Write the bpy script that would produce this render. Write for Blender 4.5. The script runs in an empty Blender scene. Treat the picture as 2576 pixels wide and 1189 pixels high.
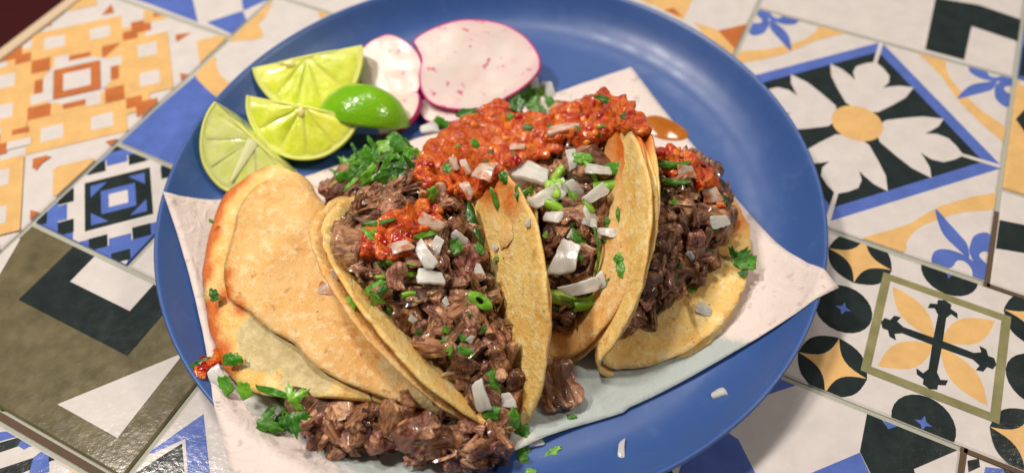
import bpy, bmesh, math, random
import numpy as np
from mathutils import Vector, Matrix, noise
from mathutils.bvhtree import BVHTree

# ------------------------------------------------------------------ units
# all design lengths are centimetres, S turns them into metres
S = 0.01
rng = random.Random(11)
nrg = np.random.default_rng(5)
sc = bpy.context.scene
col = sc.collection

# ------------------------------------------------------------------ camera
RM = np.array([[9.99723193e-01, -2.35273872e-02, 0.0],
               [-0.01910624, -0.8118605, 0.58353876],
               [-0.01372914, -0.58337723, -0.81208529]])      # camera (x right, y down, z forward) -> world
CAM = np.array([0.0, -17.9642, 25.0])
FPX, CX, CY = 1862.0, 1288.0, 594.5
cd = bpy.data.cameras.new('camera')
cam = bpy.data.objects.new('camera', cd); col.objects.link(cam)
cd.lens = 26.02; cd.sensor_width = 36.0; cd.sensor_fit = 'HORIZONTAL'
cd.clip_start = 0.01; cd.clip_end = 50
r_, d_, f_ = RM[:, 0], RM[:, 1], RM[:, 2]
m = Matrix.Identity(4)
for i in range(3):
    m[i][0] = r_[i]; m[i][1] = -d_[i]; m[i][2] = -f_[i]; m[i][3] = CAM[i] * S
cam.matrix_world = m
cd.dof.use_dof = True; cd.dof.focus_distance = 0.258; cd.dof.aperture_fstop = 5.6
sc.camera = cam

# ------------------------------------------------------------------ world, lamps, exposure
w = bpy.data.worlds.new('World'); sc.world = w; w.use_nodes = True
w.node_tree.nodes['Background'].inputs[0].default_value = (1.0, 0.90, 0.80, 1)
w.node_tree.nodes['Background'].inputs[1].default_value = 0.09
def lamp(name, loc, target, size, power, colour):
    ld = bpy.data.lights.new(name, 'AREA'); ld.shape = 'DISK'; ld.size = size * S
    ld.energy = power; ld.color = colour
    o = bpy.data.objects.new(name, ld); col.objects.link(o)
    o.location = Vector(loc) * S
    o.rotation_euler = (Vector(target) - Vector(loc)).to_track_quat('-Z', 'Y').to_euler()
    return o
lamp('ceiling_lamp', (-58, 10, 100), (0, 0, 0), 12, 9.4, (1.0, 0.90, 0.80))
lamp('ceiling_lamp', (-28, 38, 115), (0, 0, 0), 12, 6.8, (1.0, 0.92, 0.83))
lamp('ceiling_lamp', (88, 2, 95), (0, 0, 0), 18, 5.0, (1.0, 0.88, 0.76))
lamp('ceiling_lamp', (20, 95, 130), (0, 0, 0), 24, 3.0, (1.0, 0.95, 0.90))
sc.view_settings.view_transform = 'Standard'
sc.view_settings.look = 'None'
sc.view_settings.gamma = 1.0
sc.view_settings.exposure = -0.12
sc.render.engine = 'CYCLES'
sc.cycles.use_denoising = True
sc.cycles.max_bounces = 8

# ------------------------------------------------------------------ picture <-> place
def ray(x, y):
    v = RM @ np.array([x - CX, y - CY, FPX]); return v / np.linalg.norm(v)
def at(x, y, z=0.0):
    v = ray(x, y); return CAM + v * ((z - CAM[2]) / v[2])
def on_plane(x, y, p0, n):
    v = ray(x, y); n = np.array(n, float); return CAM + v * (np.dot(np.array(p0) - CAM, n) / np.dot(v, n))

# ------------------------------------------------------------------ material helpers
def srgb(r, g, b):
    f = lambda c: ((c / 255 + 0.055) / 1.055) ** 2.4 if c > 10 else c / 255 / 12.92
    return (f(r), f(g), f(b), 1.0)
class NT:
    def __init__(s, name):
        s.m = bpy.data.materials.new(name); s.m.use_nodes = True
        s.t = s.m.node_tree; s.n = s.t.nodes; s.l = s.t.links
        s.b = s.n['Principled BSDF']
        tc = s.n.new('ShaderNodeTexCoord'); mp = s.n.new('ShaderNodeMapping')
        mp.inputs['Scale'].default_value = (100, 100, 100)
        s.l.new(tc.outputs['Object'], mp.inputs[0]); s.co = mp.outputs[0]; s.gen = tc
    def link(s, a, b): s.l.new(a, b)
    def mapping(s, scale, src=None):
        mp = s.n.new('ShaderNodeMapping'); mp.inputs['Scale'].default_value = scale
        s.link(src or s.co, mp.inputs[0]); return mp.outputs[0]
    def noise(s, scale, detail=4, rough=0.55, src=None, dist=0.0):
        n = s.n.new('ShaderNodeTexNoise'); n.inputs['Scale'].default_value = scale
        n.inputs['Detail'].default_value = detail; n.inputs['Roughness'].default_value = rough
        n.inputs['Distortion'].default_value = dist
        s.link(src or s.co, n.inputs['Vector']); return n.outputs['Fac']
    def voro(s, scale, src=None, feature='F1'):
        n = s.n.new('ShaderNodeTexVoronoi'); n.inputs['Scale'].default_value = scale; n.feature = feature
        s.link(src or s.co, n.inputs['Vector']); return n.outputs['Distance']
    def ramp(s, fac, stops, interp='LINEAR'):
        r = s.n.new('ShaderNodeValToRGB'); e = r.color_ramp.elements; r.color_ramp.interpolation = interp
        while len(e) < len(stops): e.new(0.5)
        for k, (p, c) in enumerate(stops):
            e[k].position = p; e[k].color = c if len(c) == 4 else (*c, 1)
        s.link(fac, r.inputs[0]); return r.outputs[0]
    def step(s, fac, a, b):
        return s.ramp(fac, [(a, (0, 0, 0, 1)), (b, (1, 1, 1, 1))])
    def mix(s, fac, a, b, mode='MIX'):
        n = s.n.new('ShaderNodeMix'); n.data_type = 'RGBA'; n.blend_type = mode
        for k, v in ((0, fac), (6, a), (7, b)):
            if hasattr(v, 'is_output'): s.link(v, n.inputs[k])
            elif k == 0: n.inputs[0].default_value = v
            else: n.inputs[k].default_value = v
        return n.outputs[2]
    def math(s, op, a, b=0.0):
        n = s.n.new('ShaderNodeMath'); n.operation = op
        for k, v in ((0, a), (1, b)):
            if hasattr(v, 'is_output'): s.link(v, n.inputs[k])
            else: n.inputs[k].default_value = v
        return n.outputs[0]
    def attr(s, name):
        n = s.n.new('ShaderNodeAttribute'); n.attribute_name = name; return n.outputs['Fac']
    def rand(s):
        return s.n.new('ShaderNodeObjectInfo').outputs['Random']
    def bump(s, h, strength=0.3, dist=0.05, prev=None):
        n = s.n.new('ShaderNodeBump'); n.inputs['Strength'].default_value = strength
        n.inputs['Distance'].default_value = dist * S
        s.link(h, n.inputs['Height'])
        if prev is not None: s.link(prev, n.inputs['Normal'])
        return n.outputs[0]
    def done(s, colour=None, rough=0.5, normal=None, sss=0.0, sssr=(1, .5, .3), ssss=0.1, coat=0.0, spec=0.5, trans=0.0, ior=1.45):
        b = s.b
        if colour is not None:
            if hasattr(colour, 'is_output'): s.link(colour, b.inputs['Base Color'])
            else: b.inputs['Base Color'].default_value = colour
        if hasattr(rough, 'is_output'): s.link(rough, b.inputs['Roughness'])
        else: b.inputs['Roughness'].default_value = rough
        if normal is not None: s.link(normal, b.inputs['Normal'])
        b.inputs['Subsurface Weight'].default_value = sss
        b.inputs['Subsurface Radius'].default_value = sssr
        b.inputs['Subsurface Scale'].default_value = ssss * S
        b.inputs['Coat Weight'].default_value = coat; b.inputs['Coat Roughness'].default_value = 0.12
        b.inputs['Specular IOR Level'].default_value = spec
        b.inputs['Transmission Weight'].default_value = trans
        b.inputs['IOR'].default_value = ior
        return s.m

# ------------------------------------------------------------------ materials
M = {}
def glaze(name, rgb, var=0.10, rough=0.15):
    t = NT(name); c = srgb(*rgb)
    n1 = t.noise(1.1, 5, 0.6); n2 = t.noise(9, 3)
    dark = tuple(x * (1 - var * 2.2) for x in c[:3]) + (1,)
    lite = tuple(min(1, x * (1 + var)) for x in c[:3]) + (1,)
    cc = t.mix(t.step(n1, .3, .7), dark, lite)
    cc = t.mix(t.math('MULTIPLY', t.step(n2, .55, .8), .25), cc, tuple(x * .8 for x in c[:3]) + (1,))
    bp = t.bump(t.noise(6.5, 3, .6), .22, .03)
    bp = t.bump(t.noise(1.6, 2), .12, .06, bp)
    rr = t.ramp(t.noise(2.5, 4), [(.3, (rough * .75,) * 3), (.75, (rough * 1.5,) * 3)])
    return t.done(cc, rr, bp, spec=.5)
M['white'] = glaze('glaze_white', (212, 206, 203), .04)
M['blue'] = glaze('glaze_blue', (88, 112, 188), .08)
M['dark'] = glaze('glaze_dark_green', (40, 50, 50), .14)
M['must'] = glaze('glaze_mustard', (224, 182, 120), .06)
M['burnt'] = glaze('glaze_burnt_orange', (190, 112, 64), .08)
M['olive'] = glaze('glaze_olive', (108, 100, 74), .16, .17)
M['sage'] = glaze('glaze_sage', (142, 138, 98), .12)
M['teal'] = glaze('glaze_teal', (70, 110, 130), .12)
def grout(name, rgb):
    t = NT(name); c = srgb(*rgb)
    cc = t.mix(t.noise(6, 5), tuple(x * .75 for x in c[:3]) + (1,), c)
    return t.done(cc, .8, t.bump(t.noise(14, 4), .5, .03))
M['grout'] = grout('grout_grey', (178, 180, 166)); M['grout_dirty'] = grout('grout_dirty', (96, 76, 58))
M['edge'] = grout('table_edge_cream', (214, 190, 160))
t = NT('floor_dark'); M['floor'] = t.done(t.mix(t.noise(.2, 3), srgb(30, 16, 10), srgb(58, 34, 22)), .6)
t = NT('red_fabric'); M['red'] = t.done(t.mix(t.noise(3, 4), srgb(48, 3, 6), srgb(84, 8, 12)), .85, t.bump(t.noise(12, 3), .6, .1))
t = NT('dark_wood'); M['wood'] = t.done(t.mix(t.noise(2, 4), srgb(40, 22, 14), srgb(70, 42, 26)), .45)

t = NT('plate_melamine')
n1 = t.noise(.35, 4); n2 = t.noise(26, 2)
sm_ = t.math('MULTIPLY', t.step(t.noise(.7, 6, .7, dist=1.5), .56, .66), .10)
M['plate'] = t.done(t.mix(sm_, t.mix(n1, srgb(50, 82, 144), srgb(60, 94, 156)), srgb(120, 140, 176)), t.ramp(t.noise(.9, 5), [(.3, (.30,) * 3), (.8, (.44,) * 3)]),
                    t.bump(n2, .06, .01), spec=.55)
t = NT('deli_paper')
wet = t.attr('wet')
n1 = t.noise(1.6, 5, .65)
wm = t.step(t.math('ADD', t.math('MULTIPLY', wet, 1.35), t.math('MULTIPLY', t.math('SUBTRACT', n1, .5), .9)), .35, .55)
cc = t.mix(t.noise(.6, 4), srgb(222, 206, 200), srgb(230, 218, 212))
cc = t.mix(wm, cc, srgb(176, 186, 184))
spots = t.step(t.noise(1.9, 4, .6), .60, .66)
cc = t.mix(t.math('MULTIPLY', spots, .5), cc, srgb(176, 160, 150))
M['paper'] = t.done(cc, .55, t.bump(t.noise(.9, 6, .6, dist=1.2), .75, .16), sss=.15, sssr=(1, .9, .8), ssss=.05, spec=.35)

def tortilla_mat(name, base, deep, pale):
    t = NT(name)
    n1 = t.noise(.55, 5, .6, dist=.6); n2 = t.noise(2.6, 6, .68); n3 = t.noise(11, 4, .6)
    cc = t.mix(t.step(n1, .36, .66), base, deep)
    cc = t.mix(t.math('MULTIPLY', t.step(n2, .50, .62), .7), cc, pale)
    cc = t.mix(t.math('MULTIPLY', t.step(t.noise(.9, 6, .7, dist=.8), .56, .64), .45), cc, srgb(214, 148, 70))      # oil soaked
    cc = t.mix(t.math('MULTIPLY', t.step(t.noise(24, 3, .6), .48, .75), .08), cc, srgb(170, 112, 56))
    fl = t.math('MULTIPLY', t.step(n3, .60, .68), t.step(t.noise(1.3, 3), .47, .58))
    cc = t.mix(t.math('MULTIPLY', fl, .7), cc, srgb(160, 104, 52))
    dots = t.ramp(t.voro(2.2), [(.04, (1, 1, 1, 1)), (.12, (0, 0, 0, 1))])
    dots = t.math('MULTIPLY', dots, t.step(t.noise(.9, 2), .46, .56))
    cc = t.mix(t.math('MULTIPLY', dots, .85), cc, srgb(96, 58, 30))
    cc = t.mix(t.math('MULTIPLY', t.step(t.noise(1.7, 4, .55, dist=.5), .63, .72), .6), cc, srgb(176, 112, 50))
    g = t.step(t.math('ADD', t.attr('grey'), t.math('MULTIPLY', t.math('SUBTRACT', n2, .5), .7)), .38, .48)         # thin steamed skin
    cc = t.mix(t.math('MULTIPLY', g, .9), cc, t.mix(t.step(n2, .4, .6), srgb(190, 174, 124), srgb(218, 202, 154)))
    st = t.step(t.math('ADD', t.attr('stain'), t.math('MULTIPLY', t.math('SUBTRACT', n2, .5), .7)), .25, .70)        # chilli oil
    cc = t.mix(t.math('MULTIPLY', st, .92), cc, t.mix(n3, srgb(196, 66, 6), srgb(236, 132, 26)))
    bp = t.bump(n2, .8, .13); bp = t.bump(n3, .4, .06, bp); bp = t.bump(t.voro(14), .15, .03, bp)
    rr = t.ramp(t.noise(1.6, 4), [(.38, (.22,) * 3), (.62, (.58,) * 3)])
    return t.done(cc, rr, bp, sss=.15, sssr=(1, .7, .3), ssss=.12, spec=.5)
M['tort'] = tortilla_mat('corn_tortilla', srgb(240, 200, 132), srgb(228, 172, 94), srgb(250, 226, 174))
M['tort2'] = tortilla_mat('corn_tortilla_yellow', srgb(248, 216, 138), srgb(236, 190, 100), srgb(254, 236, 180))

def meat_mat(name, cols, fib=1.0):
    t = NT(name); r = t.rand()
    n = len(cols)
    base = t.ramp(r, [(k / (n - 1), srgb(*c)) for k, c in enumerate(cols)])
    st = t.mapping((1.2, 9, 9)); off = t.n.new('ShaderNodeVectorMath'); off.operation = 'ADD'
    cmb = t.n.new('ShaderNodeCombineXYZ'); t.link(t.math('MULTIPLY', r, 37.0), cmb.inputs[0])
    t.link(st, off.inputs[0]); t.link(cmb.outputs[0], off.inputs[1])
    fibre = t.noise(1.0, 4, .6, src=off.outputs[0], dist=.3)
    blotch = t.noise(1.7, 5, .65)
    cc = t.mix(t.math('MULTIPLY', t.step(fibre, .38, .60), .9), t.mix(1.0, base, srgb(140, 112, 96), 'MULTIPLY'), base)
    cc = t.mix(t.math('MULTIPLY', t.step(blotch, .54, .66), .6), cc, srgb(72, 44, 22))
    cc = t.mix(t.math('MULTIPLY', t.step(t.noise(2.3, 4), .56, .66), .65), cc, srgb(224, 174, 128))
    bp = t.bump(fibre, .9, .09); bp = t.bump(t.noise(9, 4, .65), .5, .06, bp)
    rr = t.ramp(t.noise(4, 3), [(.3, (.22,) * 3), (.7, (.60,) * 3)])
    return t.done(cc, rr, bp, sss=.08, sssr=(1, .45, .25), ssss=.10, coat=.5, spec=.5)
M['meat'] = meat_mat('braised_meat', [(116, 74, 48), (190, 138, 98), (96, 62, 50), (164, 110, 74), (232, 186, 146), (186, 122, 108), (128, 84, 58), (208, 154, 112), (108, 72, 62), (224, 164, 138), (150, 100, 66), (198, 144, 98), (88, 58, 48), (214, 162, 122), (164, 108, 96), (236, 198, 160)])
M['meat_base'] = meat_mat('braised_meat_mass', [(84, 54, 38), (104, 68, 46), (92, 60, 44)])

t = NT('red_salsa')
n0 = t.noise(.8, 4, .6, dist=.5); n1 = t.noise(2.4, 5, .7); n2 = t.noise(7, 4, .6)
cc = t.ramp(n1, [(.30, srgb(112, 18, 4)), (.42, srgb(176, 46, 6)), (.51, srgb(208, 82, 10)), (.62, srgb(226, 128, 28)), (.74, srgb(154, 34, 6))])
cc = t.mix(t.math('MULTIPLY', t.step(n0, .48, .62), .55), cc, srgb(196, 92, 16))
cc = t.mix(t.math('MULTIPLY', t.step(n2, .54, .66), .65), cc, srgb(116, 14, 4))
M['salsa'] = t.done(cc, t.ramp(t.noise(4, 3), [(.35, (.12,) * 3), (.7, (.34,) * 3)]), t.bump(n2, .8, .11, t.bump(t.noise(15, 3), .5, .05, t.bump(t.noise(3.2, 4), .5, .15))),
                    sss=.05, sssr=(1, .3, .08), ssss=.1, coat=.4, spec=.5)
t = NT('chilli_oil')
M['oil'] = t.done(t.mix(t.noise(1.2, 3), srgb(150, 78, 16), srgb(196, 120, 34)), .08, None, sss=.1, sssr=(1, .4, .1), ssss=.2, coat=.8)
t = NT('chilli_flake'); M['flake'] = t.done(t.ramp(t.rand(), [(0, srgb(150, 16, 8)), (.5, srgb(176, 30, 10)), (1, srgb(120, 10, 8))]), .15, None, coat=.6, sss=.2, sssr=(1, .2, .1), ssss=.2)
t = NT('chilli_seed'); M['seed'] = t.done(t.ramp(t.rand(), [(0, srgb(214, 104, 20)), (1, srgb(226, 140, 44))]), .25, None, coat=.4)

def leaf_mat(name, a, b, c):
    t = NT(name); r = t.rand()
    cc = t.ramp(r, [(0, srgb(*a)), (.5, srgb(*b)), (1, srgb(*c))])
    vein = t.step(t.noise(6, 3, .6, src=t.mapping((.5, 2.2, 1))), .48, .62)
    cc = t.mix(t.math('MULTIPLY', vein, .35), cc, srgb(136, 190, 70))
    cc = t.mix(t.math('MULTIPLY', t.step(t.noise(2.5, 3), .52, .68), .5), cc, srgb(22, 62, 14))
    m_ = t.done(cc, .38, t.bump(t.noise(5, 4), .5, .06), sss=.2, sssr=(.3, 1, .1), ssss=.10, coat=.12)
    return m_
M['leaf'] = leaf_mat('cilantro_leaf', (40, 100, 20), (74, 142, 28), (124, 182, 52))
M['leaf_dark'] = leaf_mat('cilantro_leaf_dark', (24, 68, 16), (44, 98, 22), (70, 124, 32))
M['scal'] = leaf_mat('green_onion', (96, 158, 34), (140, 190, 54), (166, 208, 82))

def onion_mat(name, a, b):
    t = NT(name); r = t.rand()
    cc = t.mix(r, srgb(*a), srgb(*b))
    cc = t.mix(t.math('MULTIPLY', t.step(t.noise(2.0, 4, .6, src=t.mapping((.7, 3, 3))), .48, .66), .5), cc, srgb(214, 222, 194))
    if name.startswith('salsa'): cc = t.mix(t.math('MULTIPLY', t.step(t.noise(2.0, 4, .6), .46, .60), .85), cc, srgb(222, 112, 44))
    return t.done(cc, .22, t.bump(t.noise(4, 4, .6, src=t.mapping((.6, 2.4, 1))), .45, .06), sss=.7, sssr=(1, .97, .85), ssss=.45, coat=.15, trans=.28)
M['onion'] = onion_mat('white_onion', (240, 240, 226), (250, 248, 242))
M['onion_pink'] = onion_mat('salsa_stained_onion', (248, 222, 204), (246, 208, 184))

t = NT('lime_rind')
n1 = t.noise(.8, 3)
M['rind'] = t.done(t.mix(n1, srgb(96, 168, 14), srgb(140, 194, 24)), .22, t.bump(t.voro(7), .35, .05), sss=.15, sssr=(.5, 1, .1), ssss=.2, coat=.5)
t = NT('lime_pith'); M['pith'] = t.done(t.mix(t.noise(3, 3), srgb(226, 234, 96), srgb(236, 240, 140)), .4, t.bump(t.noise(8, 3), .3, .04), sss=.3, sssr=(1, 1, .5), ssss=.2)
t = NT('lime_pith_white'); M['pith_white'] = t.done(srgb(232, 236, 180), .4, None, sss=.3, sssr=(1, 1, .6), ssss=.2)
t = NT('lime_pulp')
cc = t.mix(t.step(t.noise(2.2, 4, .6), .35, .68), t.mix(t.rand(), srgb(198, 218, 26), srgb(228, 234, 72)), srgb(234, 240, 104))
cc = t.mix(t.math('MULTIPLY', t.step(t.noise(1.1, 3), .5, .7), .5), cc, srgb(192, 208, 28))
M['pulp'] = t.done(cc, .14, t.bump(t.noise(6, 4, .6, src=t.mapping((1.0, 1.0, 1.0))), .55, .07), sss=.45, sssr=(1, 1, .25), ssss=.35, coat=.5)
t = NT('lime_pulp_pale')
cc = t.mix(t.step(t.noise(1.4, 4, .6), .35, .68), srgb(214, 226, 116), srgb(234, 238, 166))
M['pulp_pale'] = t.done(cc, .25, t.bump(t.noise(6, 4), .4, .05), sss=.45, sssr=(1, 1, .3), ssss=.35, coat=.3)
t = NT('lime_seed'); M['lseed'] = t.done(srgb(226, 216, 130), .25, None, coat=.4)
t = NT('radish_flesh')
rad = t.attr('rim')
cc = t.mix(t.step(t.noise(.55, 4, .6), .35, .65), srgb(230, 220, 212), srgb(232, 212, 206))
cc = t.mix(t.math('MULTIPLY', t.step(t.noise(1.0, 5, .65, dist=1.0), .56, .74), .38), cc, srgb(228, 160, 186))
cc = t.mix(t.math('MULTIPLY', t.step(t.noise(2.4, 3, .5), .64, .69), .8), cc, srgb(206, 60, 116))
cc = t.mix(t.math('MULTIPLY', t.step(rad, .80, 1.0), .5), cc, srgb(236, 190, 206))
M['rflesh'] = t.done(cc, .32, t.bump(t.noise(5, 4), .25, .04), sss=.4, sssr=(1, .8, .8), ssss=.25, coat=.15)
t = NT('radish_skin'); M['rskin'] = t.done(t.mix(t.noise(2, 3), srgb(186, 22, 104), srgb(214, 52, 132)), .3, None, sss=.15, sssr=(1, .3, .6), ssss=.1)

# ------------------------------------------------------------------ object helpers
SOLID = []                                # world-space polygons (cm) that later things may rest on
def add_solid(v, f): SOLID.append((np.asarray(v, float), f))
def mk_mesh(name, verts, faces, mats, smooth=True, midx=None, attrs=None):
    me = bpy.data.meshes.new(name)
    me.from_pydata([tuple(float(c) * S for c in v) for v in verts], [], [tuple(int(i) for i in f) for f in faces])
    for mt in (mats if isinstance(mats, (list, tuple)) else [mats]): me.materials.append(M[mt] if isinstance(mt, str) else mt)
    if midx is not None:
        for p, k in zip(me.polygons, midx): p.material_index = k
    if smooth: me.polygons.foreach_set('use_smooth', [True] * len(me.polygons))
    for k, vals in (attrs or {}).items():
        a = me.attributes.new(k, 'FLOAT', 'POINT'); a.data.foreach_set('value', [float(x) for x in vals])
    me.update(); return me
def tag(o, label=None, cat=None, group=None, kind=None):
    if label: o['label'] = label
    if cat: o['category'] = cat
    if group: o['group'] = group
    if kind: o['kind'] = kind
    return o
def obj(name, me, parent=None, loc=(0, 0, 0), mat=None):
    o = bpy.data.objects.new(name, me); col.objects.link(o)
    if mat is not None:
        o.matrix_local = mat
    else:
        o.location = Vector([float(c) * S for c in loc])
    if parent is not None: o.parent = parent
    return o
class Thing:
    def __init__(s, name, loc, label, cat, group=None):
        s.loc = np.array(loc, float)
        s.e = bpy.data.objects.new(name, None); col.objects.link(s.e)
        s.e.location = Vector(s.loc * S); s.e.empty_display_size = .01
        tag(s.e, label, cat, group)
    def part(s, name, verts, faces, mat, parent=None, solid=True, **k):
        v = np.asarray(verts, float)
        if solid: add_solid(v, faces)
        o = obj(name, mk_mesh(name, v - s.loc, faces, mat, **k), parent or s.e)
        return o
    def inst(s, name, me, mw, parent=None):
        """shared mesh, mw = world matrix in cm"""
        loc = Matrix.Translation(Vector(-s.loc)) @ mw
        ml = loc.copy(); ml.translation = loc.translation * S
        return obj(name, me, parent or s.e, mat=ml)
def solid_inst(me, mw):
    v = np.array([mw @ (x.co / S) for x in me.vertices]); add_solid(v, [tuple(p.vertices) for p in me.polygons])
def single(name, me, mw, label, cat, group=None, solid=False):
    ml = mw.copy(); ml.translation = mw.translation * S
    o = obj(name, me, mat=ml); tag(o, label, cat, group)
    if solid: solid_inst(me, mw)
    return o
class World:
    def __init__(s):
        V = []; F = []; n = 0
        for v, f in SOLID:
            V.extend(map(tuple, v)); F.extend([tuple(i + n for i in q) for q in f]); n += len(v)
        s.t = BVHTree.FromPolygons(V, F)
    def hit(s, x, y):
        d = ray(x, y); h = s.t.ray_cast(Vector(CAM), Vector(d))
        if h[0] is None: return None
        n = h[1]
        if n.dot(Vector(d)) > 0: n = -n
        return np.array(h[0]), np.array(n)
    def top(s, x, y):
        h = s.t.ray_cast(Vector((x, y, 40)), Vector((0, 0, -1)))
        return None if h[0] is None else h[0].z
def frame(pos, nrm, ang, scale=(1, 1, 1)):
    """local z -> nrm, local x -> direction at picture angle ang (degrees, 0 = right, 90 = down)"""
    n = Vector(nrm).normalized(); a = math.radians(ang)
    x = Vector(r_) * math.cos(a) + Vector(d_) * math.sin(a)
    x = (x - n * x.dot(n)).normalized(); y = n.cross(x)
    mm = Matrix.Identity(4)
    for i in range(3):
        mm[i][0] = x[i] * scale[0]; mm[i][1] = y[i] * scale[1]; mm[i][2] = n[i] * scale[2]; mm[i][3] = pos[i]
    return mm
def nz(p, f=1.0, seed=0.0):
    return noise.noise(Vector((p[0] * f + seed, p[1] * f - seed * .7, p[2] * f + seed * 1.3)))
def grid_faces(nu, nv, wrap_u=False, off=0):
    F = []
    for i in range(nu if wrap_u else nu - 1):
        for j in range(nv - 1):
            a = i * nv + j; b = ((i + 1) % nu) * nv + j
            F.append((off + a, off + b, off + b + 1, off + a + 1))
    return F
def icosphere(sub=2):
    bm = bmesh.new(); bmesh.ops.create_icosphere(bm, subdivisions=sub, radius=1.0)
    V = np.array([v.co for v in bm.verts]); F = [tuple(v.index for v in f.verts) for f in bm.faces]; bm.free(); return V, F
TOCAM = -f_

# ================================================================== SETTING
EU = np.array([0.890012, -0.455937]); EV = np.array([0.455891, 0.890036]); SC = 25.0
def uvw(u, v): return (EU * u + EV * v) * SC
def uv_of(x, y):
    p = at(x, y)[:2] / SC; return (float(p @ EU), float(p @ EV))

# floor and the red chair glimpsed past the table edge
fl = obj('floor', mk_mesh('floor', [(-260, -200, -74), (260, -200, -74), (260, 300, -74), (-260, 300, -74)], [(0, 1, 2, 3)], 'floor'))
tag(fl, 'dark brown floor below the table', None, None, 'structure')
def rbox(cx, cy, cz, sx, sy, sz, bev=1.0, seg=3):
    bm = bmesh.new(); bmesh.ops.create_cube(bm, size=1.0)
    bmesh.ops.scale(bm, vec=(sx, sy, sz), verts=bm.verts)
    bmesh.ops.bevel(bm, geom=bm.edges[:], offset=bev, segments=seg, affect='EDGES', profile=.5)
    V = [(v.co.x + cx, v.co.y + cy, v.co.z + cz) for v in bm.verts]; F = [tuple(v.index for v in f.verts) for f in bm.faces]; bm.free()
    return V, F
ch = at(40, 45, -30)
chair = Thing('chair', (ch[0] - 8, ch[1] + 4, -74), 'dark red upholstered chair glimpsed beyond the table corner', 'chair')
chair.part('seat', *rbox(ch[0] - 8, ch[1] + 4, -30, 42, 40, 7, 2.5), 'red', solid=False)
chair.part('backrest', *rbox(ch[0] - 27, ch[1] + 4, -6, 5, 40, 38, 2), 'red', solid=False)
for sx in (-18, 18):
    for sy in (-17, 17):
        chair.part('leg', *rbox(ch[0] - 8 + sx, ch[1] + 4 + sy, -54, 3.5, 3.5, 40, .5), 'wood', solid=False)

# table slab (grout bed) with tiles as parts
def slab_uv(u0, u1, v0, v1, z0, z1):
    P = [uvw(u0, v0), uvw(u1, v0), uvw(u1, v1), uvw(u0, v1)]
    V = [(p[0], p[1], z0) for p in P] + [(p[0], p[1], z1) for p in P]
    F = [(4, 5, 6, 7), (3, 2, 1, 0), (0, 1, 5, 4), (1, 2, 6, 5), (2, 3, 7, 6), (3, 0, 4, 7)]
    return V, F
V, F = slab_uv(-1.145, 1.9, -1.6, 1.6, -3.5, -0.10)
table = obj('table', mk_mesh('table', V, F, ['grout', 'wood'], smooth=False, midx=[0, 1, 1, 1, 1, 1]))
tag(table, 'tiled table top with patchwork patterned tiles and pale grout', None, None, 'structure')
add_solid(V, F)
def table_part(name, V, F, mats, midx=None, smooth=False):
    o = obj(name, mk_mesh(name, V, F, mats, smooth=smooth, midx=midx), table); return o
V, F = slab_uv(-1.16, -1.135, -1.6, 1.6, -3.6, 0.03)
table_part('edge_strip', V, F, 'edge')

def clip(poly, r):
    u0, u1, v0, v1 = r
    def half(P, ins, inter):
        out = []
        for i in range(len(P)):
            a, b = P[i - 1], P[i]
            if ins(b):
                if not ins(a): out.append(inter(a, b))
                out.append(b)
            elif ins(a): out.append(inter(a, b))
        return out
    def ix(c, k):
        def f(a, b):
            q = (c - a[k]) / (b[k] - a[k]); return (a[0] + (b[0] - a[0]) * q, a[1] + (b[1] - a[1]) * q)
        return f
    for ins, it in ((lambda p: p[0] >= u0, ix(u0, 0)), (lambda p: p[0] <= u1, ix(u1, 0)), (lambda p: p[1] >= v0, ix(v0, 1)), (lambda p: p[1] <= v1, ix(v1, 1))):
        if not poly: return []
        poly = half(poly, ins, it)
    return poly
def smooth_poly(P, n=6):
    """closed Catmull-Rom"""
    out = []; k = len(P)
    for i in range(k):
        p0, p1, p2, p3 = (np.array(P[(i + j - 1) % k], float) for j in range(4))
        for q in range(n):
            t = q / n
            out.append(tuple(.5 * ((2 * p1) + (p2 - p0) * t + (2 * p0 - 5 * p1 + 4 * p2 - p3) * t * t + (3 * p1 - p0 - 3 * p2 + p3) * t ** 3)))
    return out
ALLM = ['white', 'blue', 'dark', 'must', 'burnt', 'olive', 'sage', 'teal']
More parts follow.
